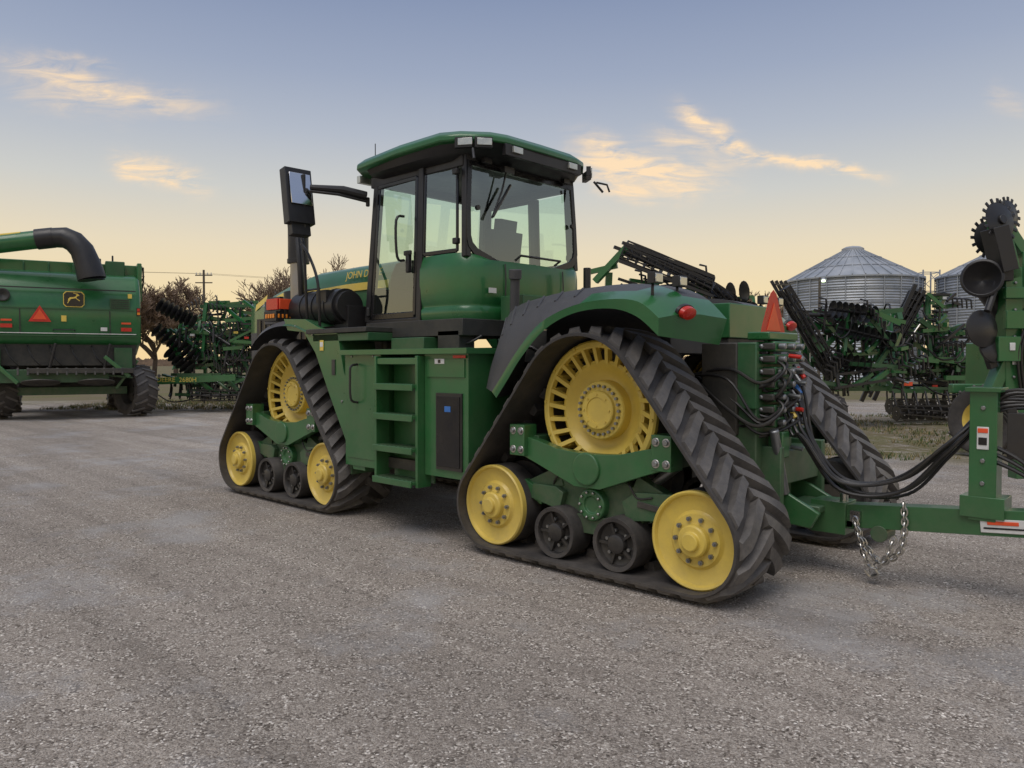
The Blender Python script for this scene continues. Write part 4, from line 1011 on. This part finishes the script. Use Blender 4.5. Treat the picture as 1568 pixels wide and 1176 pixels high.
for i in range(30000):
    D=2.0+8*rnd.random()**1.3;X=rnd.uniform(-.75,.75)*D
    p=yd(X,D);s=rnd.uniform(.0025,.0058)*(1.0 if rnd.random()<.98 else 1.8);a=rnd.uniform(0,3.14)
    u=Vector((math.cos(a),math.sin(a),0))*s*rnd.uniform(.8,1.3);w=Vector((-math.sin(a),math.cos(a),0))*s;z=Vector((0,0,s*.6))
    p=p+z*.4
    b.add([p+u,p-u,p+w,p-w,p+z,p-z],octf,STM[0 if rnd.random()<.5 else (1 if rnd.random()<.5 else 2)])
b.obj('loose_gravel',recalc=False,ang=10)
GR=[pmat('grass_green',(.075,.11,.03),.8,scale=2,var=.3),pmat('grass_dry',(.30,.24,.12),.85,scale=2,var=.3)]
b=MB();rnd=random.Random(5)
def tuft(X,D,h):
    for q in range(6):
        p=yd(X+rnd.uniform(-.08,.08),D+rnd.uniform(-.08,.08));a=rnd.uniform(0,6.28);w=Vector((math.cos(a),math.sin(a),0))*.012
        t=Vector((rnd.uniform(-.6,.6),rnd.uniform(-.6,.6),1))*h*rnd.uniform(.6,1.2)
        b.add([p-w,p+w,p+t],[(0,1,2)],GR[0 if rnd.random()<.5 else 1])
for i in range(3500):
    D=rnd.uniform(12.5,24);X=rnd.uniform(4.2,16)
    if math.sin(X*1.7+D)*math.sin(D*1.1-X*.6)+rnd.uniform(-.5,.5)>0: tuft(X,D,rnd.uniform(.04,.12))
for i in range(1800): tuft(rnd.uniform(-16,-3),rnd.uniform(26,32),rnd.uniform(.06,.18))
b.obj('grass',recalc=False)

# ================================================================== sky / light
w=bpy.data.worlds.new('World');scene.world=w;w.use_nodes=True;nt=w.node_tree;N=nt.nodes.new;L=nt.links.new
bg=nt.nodes['Background']
FILL_SUN_EL=R(62);sd=Vector((-.35,1,0)).normalized()
sky=N('ShaderNodeTexSky');sky.sky_type='NISHITA';sky.sun_disc=False;sky.sun_elevation=FILL_SUN_EL;sky.sun_rotation=math.atan2(sd.x,sd.y)
tc=N('ShaderNodeTexCoord');nv=N('ShaderNodeVectorMath');nv.operation='NORMALIZE';L(tc.outputs['Generated'],nv.inputs[0]);DIR=nv.outputs[0]
def val(v,sock):
    if isinstance(v,(int,float)): sock.default_value=float(v)
    else: L(v,sock)
def m2(op,a,b_=0.0,clamp=False):
    n=N('ShaderNodeMath');n.operation=op;n.use_clamp=clamp;val(a,n.inputs[0]);val(b_,n.inputs[1]);return n.outputs[0]
def dot(vec):
    n=N('ShaderNodeVectorMath');n.operation='DOT_PRODUCT';L(DIR,n.inputs[0]);n.inputs[1].default_value=vec;return n.outputs['Value']
sz=N('ShaderNodeSeparateXYZ');L(DIR,sz.inputs[0]);Z=sz.outputs[2]
el=m2('ARCSINE',Z)
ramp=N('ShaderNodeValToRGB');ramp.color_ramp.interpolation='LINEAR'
def s2l(c): return tuple(((x/255)/12.92 if x/255<.04045 else ((x/255+.055)/1.055)**2.4) for x in c)+(1,)
e=ramp.color_ramp.elements
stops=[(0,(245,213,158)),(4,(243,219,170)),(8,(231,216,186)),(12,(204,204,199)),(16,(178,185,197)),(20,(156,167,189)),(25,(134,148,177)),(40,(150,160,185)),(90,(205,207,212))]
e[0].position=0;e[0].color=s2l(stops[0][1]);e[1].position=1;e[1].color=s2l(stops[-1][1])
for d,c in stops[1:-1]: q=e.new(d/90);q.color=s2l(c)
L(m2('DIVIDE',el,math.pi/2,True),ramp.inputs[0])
f_=m2('MAXIMUM',dot(FX),.05);A=m2('DIVIDE',dot(RX),f_);E=m2('DIVIDE',Z,f_)
cb=N('ShaderNodeCombineXYZ');L(A,cb.inputs[0]);L(E,cb.inputs[1])
wn=N('ShaderNodeTexNoise');wn.inputs['Scale'].default_value=9;wn.inputs['Detail'].default_value=5;wn.inputs['Roughness'].default_value=.6;L(cb.outputs[0],wn.inputs['Vector'])
wc=N('ShaderNodeSeparateColor');L(wn.outputs['Color'],wc.inputs[0])
Aw=m2('ADD',A,m2('MULTIPLY',m2('SUBTRACT',wc.outputs[0],.5),.06));Ew=m2('ADD',E,m2('MULTIPLY',m2('SUBTRACT',wc.outputs[1],.5),.06))
strokes=[(-20,85,340,178,18,.75),(0,130,220,165,22,.45),(60,80,200,100,8,.35),(165,245,325,288,16,1.5),
 (1030,165,1160,258,13,1.2),(870,205,1040,262,19,.8),(850,245,1120,282,24,1.3),(900,285,1010,302,12,.7),(1110,252,1350,264,8,1.5),(980,200,1130,245,11,.7),(1490,150,1568,170,18,.25)]
tot=None
for (u1,v1,u2,v2,wd,it) in strokes:
    a1=(u1-784)/1184;e1=(555-v1)/1184;a2_=(u2-784)/1184;e2=(555-v2)/1184
    cx=(a1+a2_)/2;cy=(e1+e2)/2;Lh=math.hypot(a2_-a1,e2-e1)/2;tx=(a2_-a1)/(2*Lh);ty=(e2-e1)/(2*Lh);wd=wd/1184
    da=m2('SUBTRACT',Aw,cx);de=m2('SUBTRACT',Ew,cy)
    s=m2('ADD',m2('MULTIPLY',da,tx/(Lh*.85)),m2('MULTIPLY',de,ty/(Lh*.85)))
    n=m2('ADD',m2('MULTIPLY',da,-ty/wd),m2('MULTIPLY',de,tx/wd))
    q=m2('ADD',m2('POWER',m2('ABSOLUTE',s),4),m2('MULTIPLY',n,n))
    g=m2('MULTIPLY',m2('EXPONENT',m2('MULTIPLY',q,-1)),it)
    tot=g if tot is None else m2('ADD',tot,g)
mp=N('ShaderNodeMapping');mp.inputs['Scale'].default_value=(13,60,1);mp.inputs['Rotation'].default_value=(0,0,R(14));L(cb.outputs[0],mp.inputs['Vector'])
cn=N('ShaderNodeTexNoise');cn.inputs['Scale'].default_value=1;cn.inputs['Detail'].default_value=8;cn.inputs['Roughness'].default_value=.65;cn.inputs['Distortion'].default_value=.7;L(mp.outputs[0],cn.inputs['Vector'])
cm=N('ShaderNodeMapRange');cm.inputs[1].default_value=.35;cm.inputs[2].default_value=.64;cm.inputs[3].default_value=.0;cm.inputs[4].default_value=1.1;L(cn.outputs[0],cm.inputs[0])
mask=m2('MULTIPLY',m2('MULTIPLY',tot,cm.outputs[0]),m2('GREATER_THAN',dot(FX),.1),True)
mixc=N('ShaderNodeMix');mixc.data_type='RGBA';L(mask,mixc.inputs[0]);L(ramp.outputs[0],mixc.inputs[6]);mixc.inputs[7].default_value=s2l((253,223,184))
sc=N('ShaderNodeVectorMath');sc.operation='SCALE';L(sky.outputs[0],sc.inputs[0]);sc.inputs['Scale'].default_value=.004
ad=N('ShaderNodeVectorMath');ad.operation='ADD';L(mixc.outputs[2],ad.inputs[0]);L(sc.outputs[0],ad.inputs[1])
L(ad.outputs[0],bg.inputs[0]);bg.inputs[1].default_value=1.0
sl=bpy.data.lights.new('dusk_fill_sun','SUN');sl.energy=1.5;sl.angle=R(40);sl.color=(1,.94,.88)  # broad soft lamp added high on the camera side to imitate dusk fill
so=bpy.data.objects.new('dusk_fill_sun',sl);scene.collection.objects.link(so)
dv=Vector((sd.x*math.cos(FILL_SUN_EL),sd.y*math.cos(FILL_SUN_EL),math.sin(FILL_SUN_EL)));so.rotation_euler=dv.to_track_quat('Z','Y').to_euler()
# ================================================================== camera
cd=bpy.data.cameras.new('camera');cd.lens=1184/1568*36;cd.sensor_width=36;cd.clip_end=5000;cd.clip_start=.05
co=bpy.data.objects.new('camera',cd);scene.collection.objects.link(co);co.location=CAM
p=math.atan(33/1184);dv=FX*math.cos(p)-Vector((0,0,math.sin(p)))
co.rotation_euler=dv.to_track_quat('-Z','Y').to_euler();scene.camera=co
scene.view_settings.view_transform='Standard';scene.view_settings.look='None';scene.view_settings.exposure=0
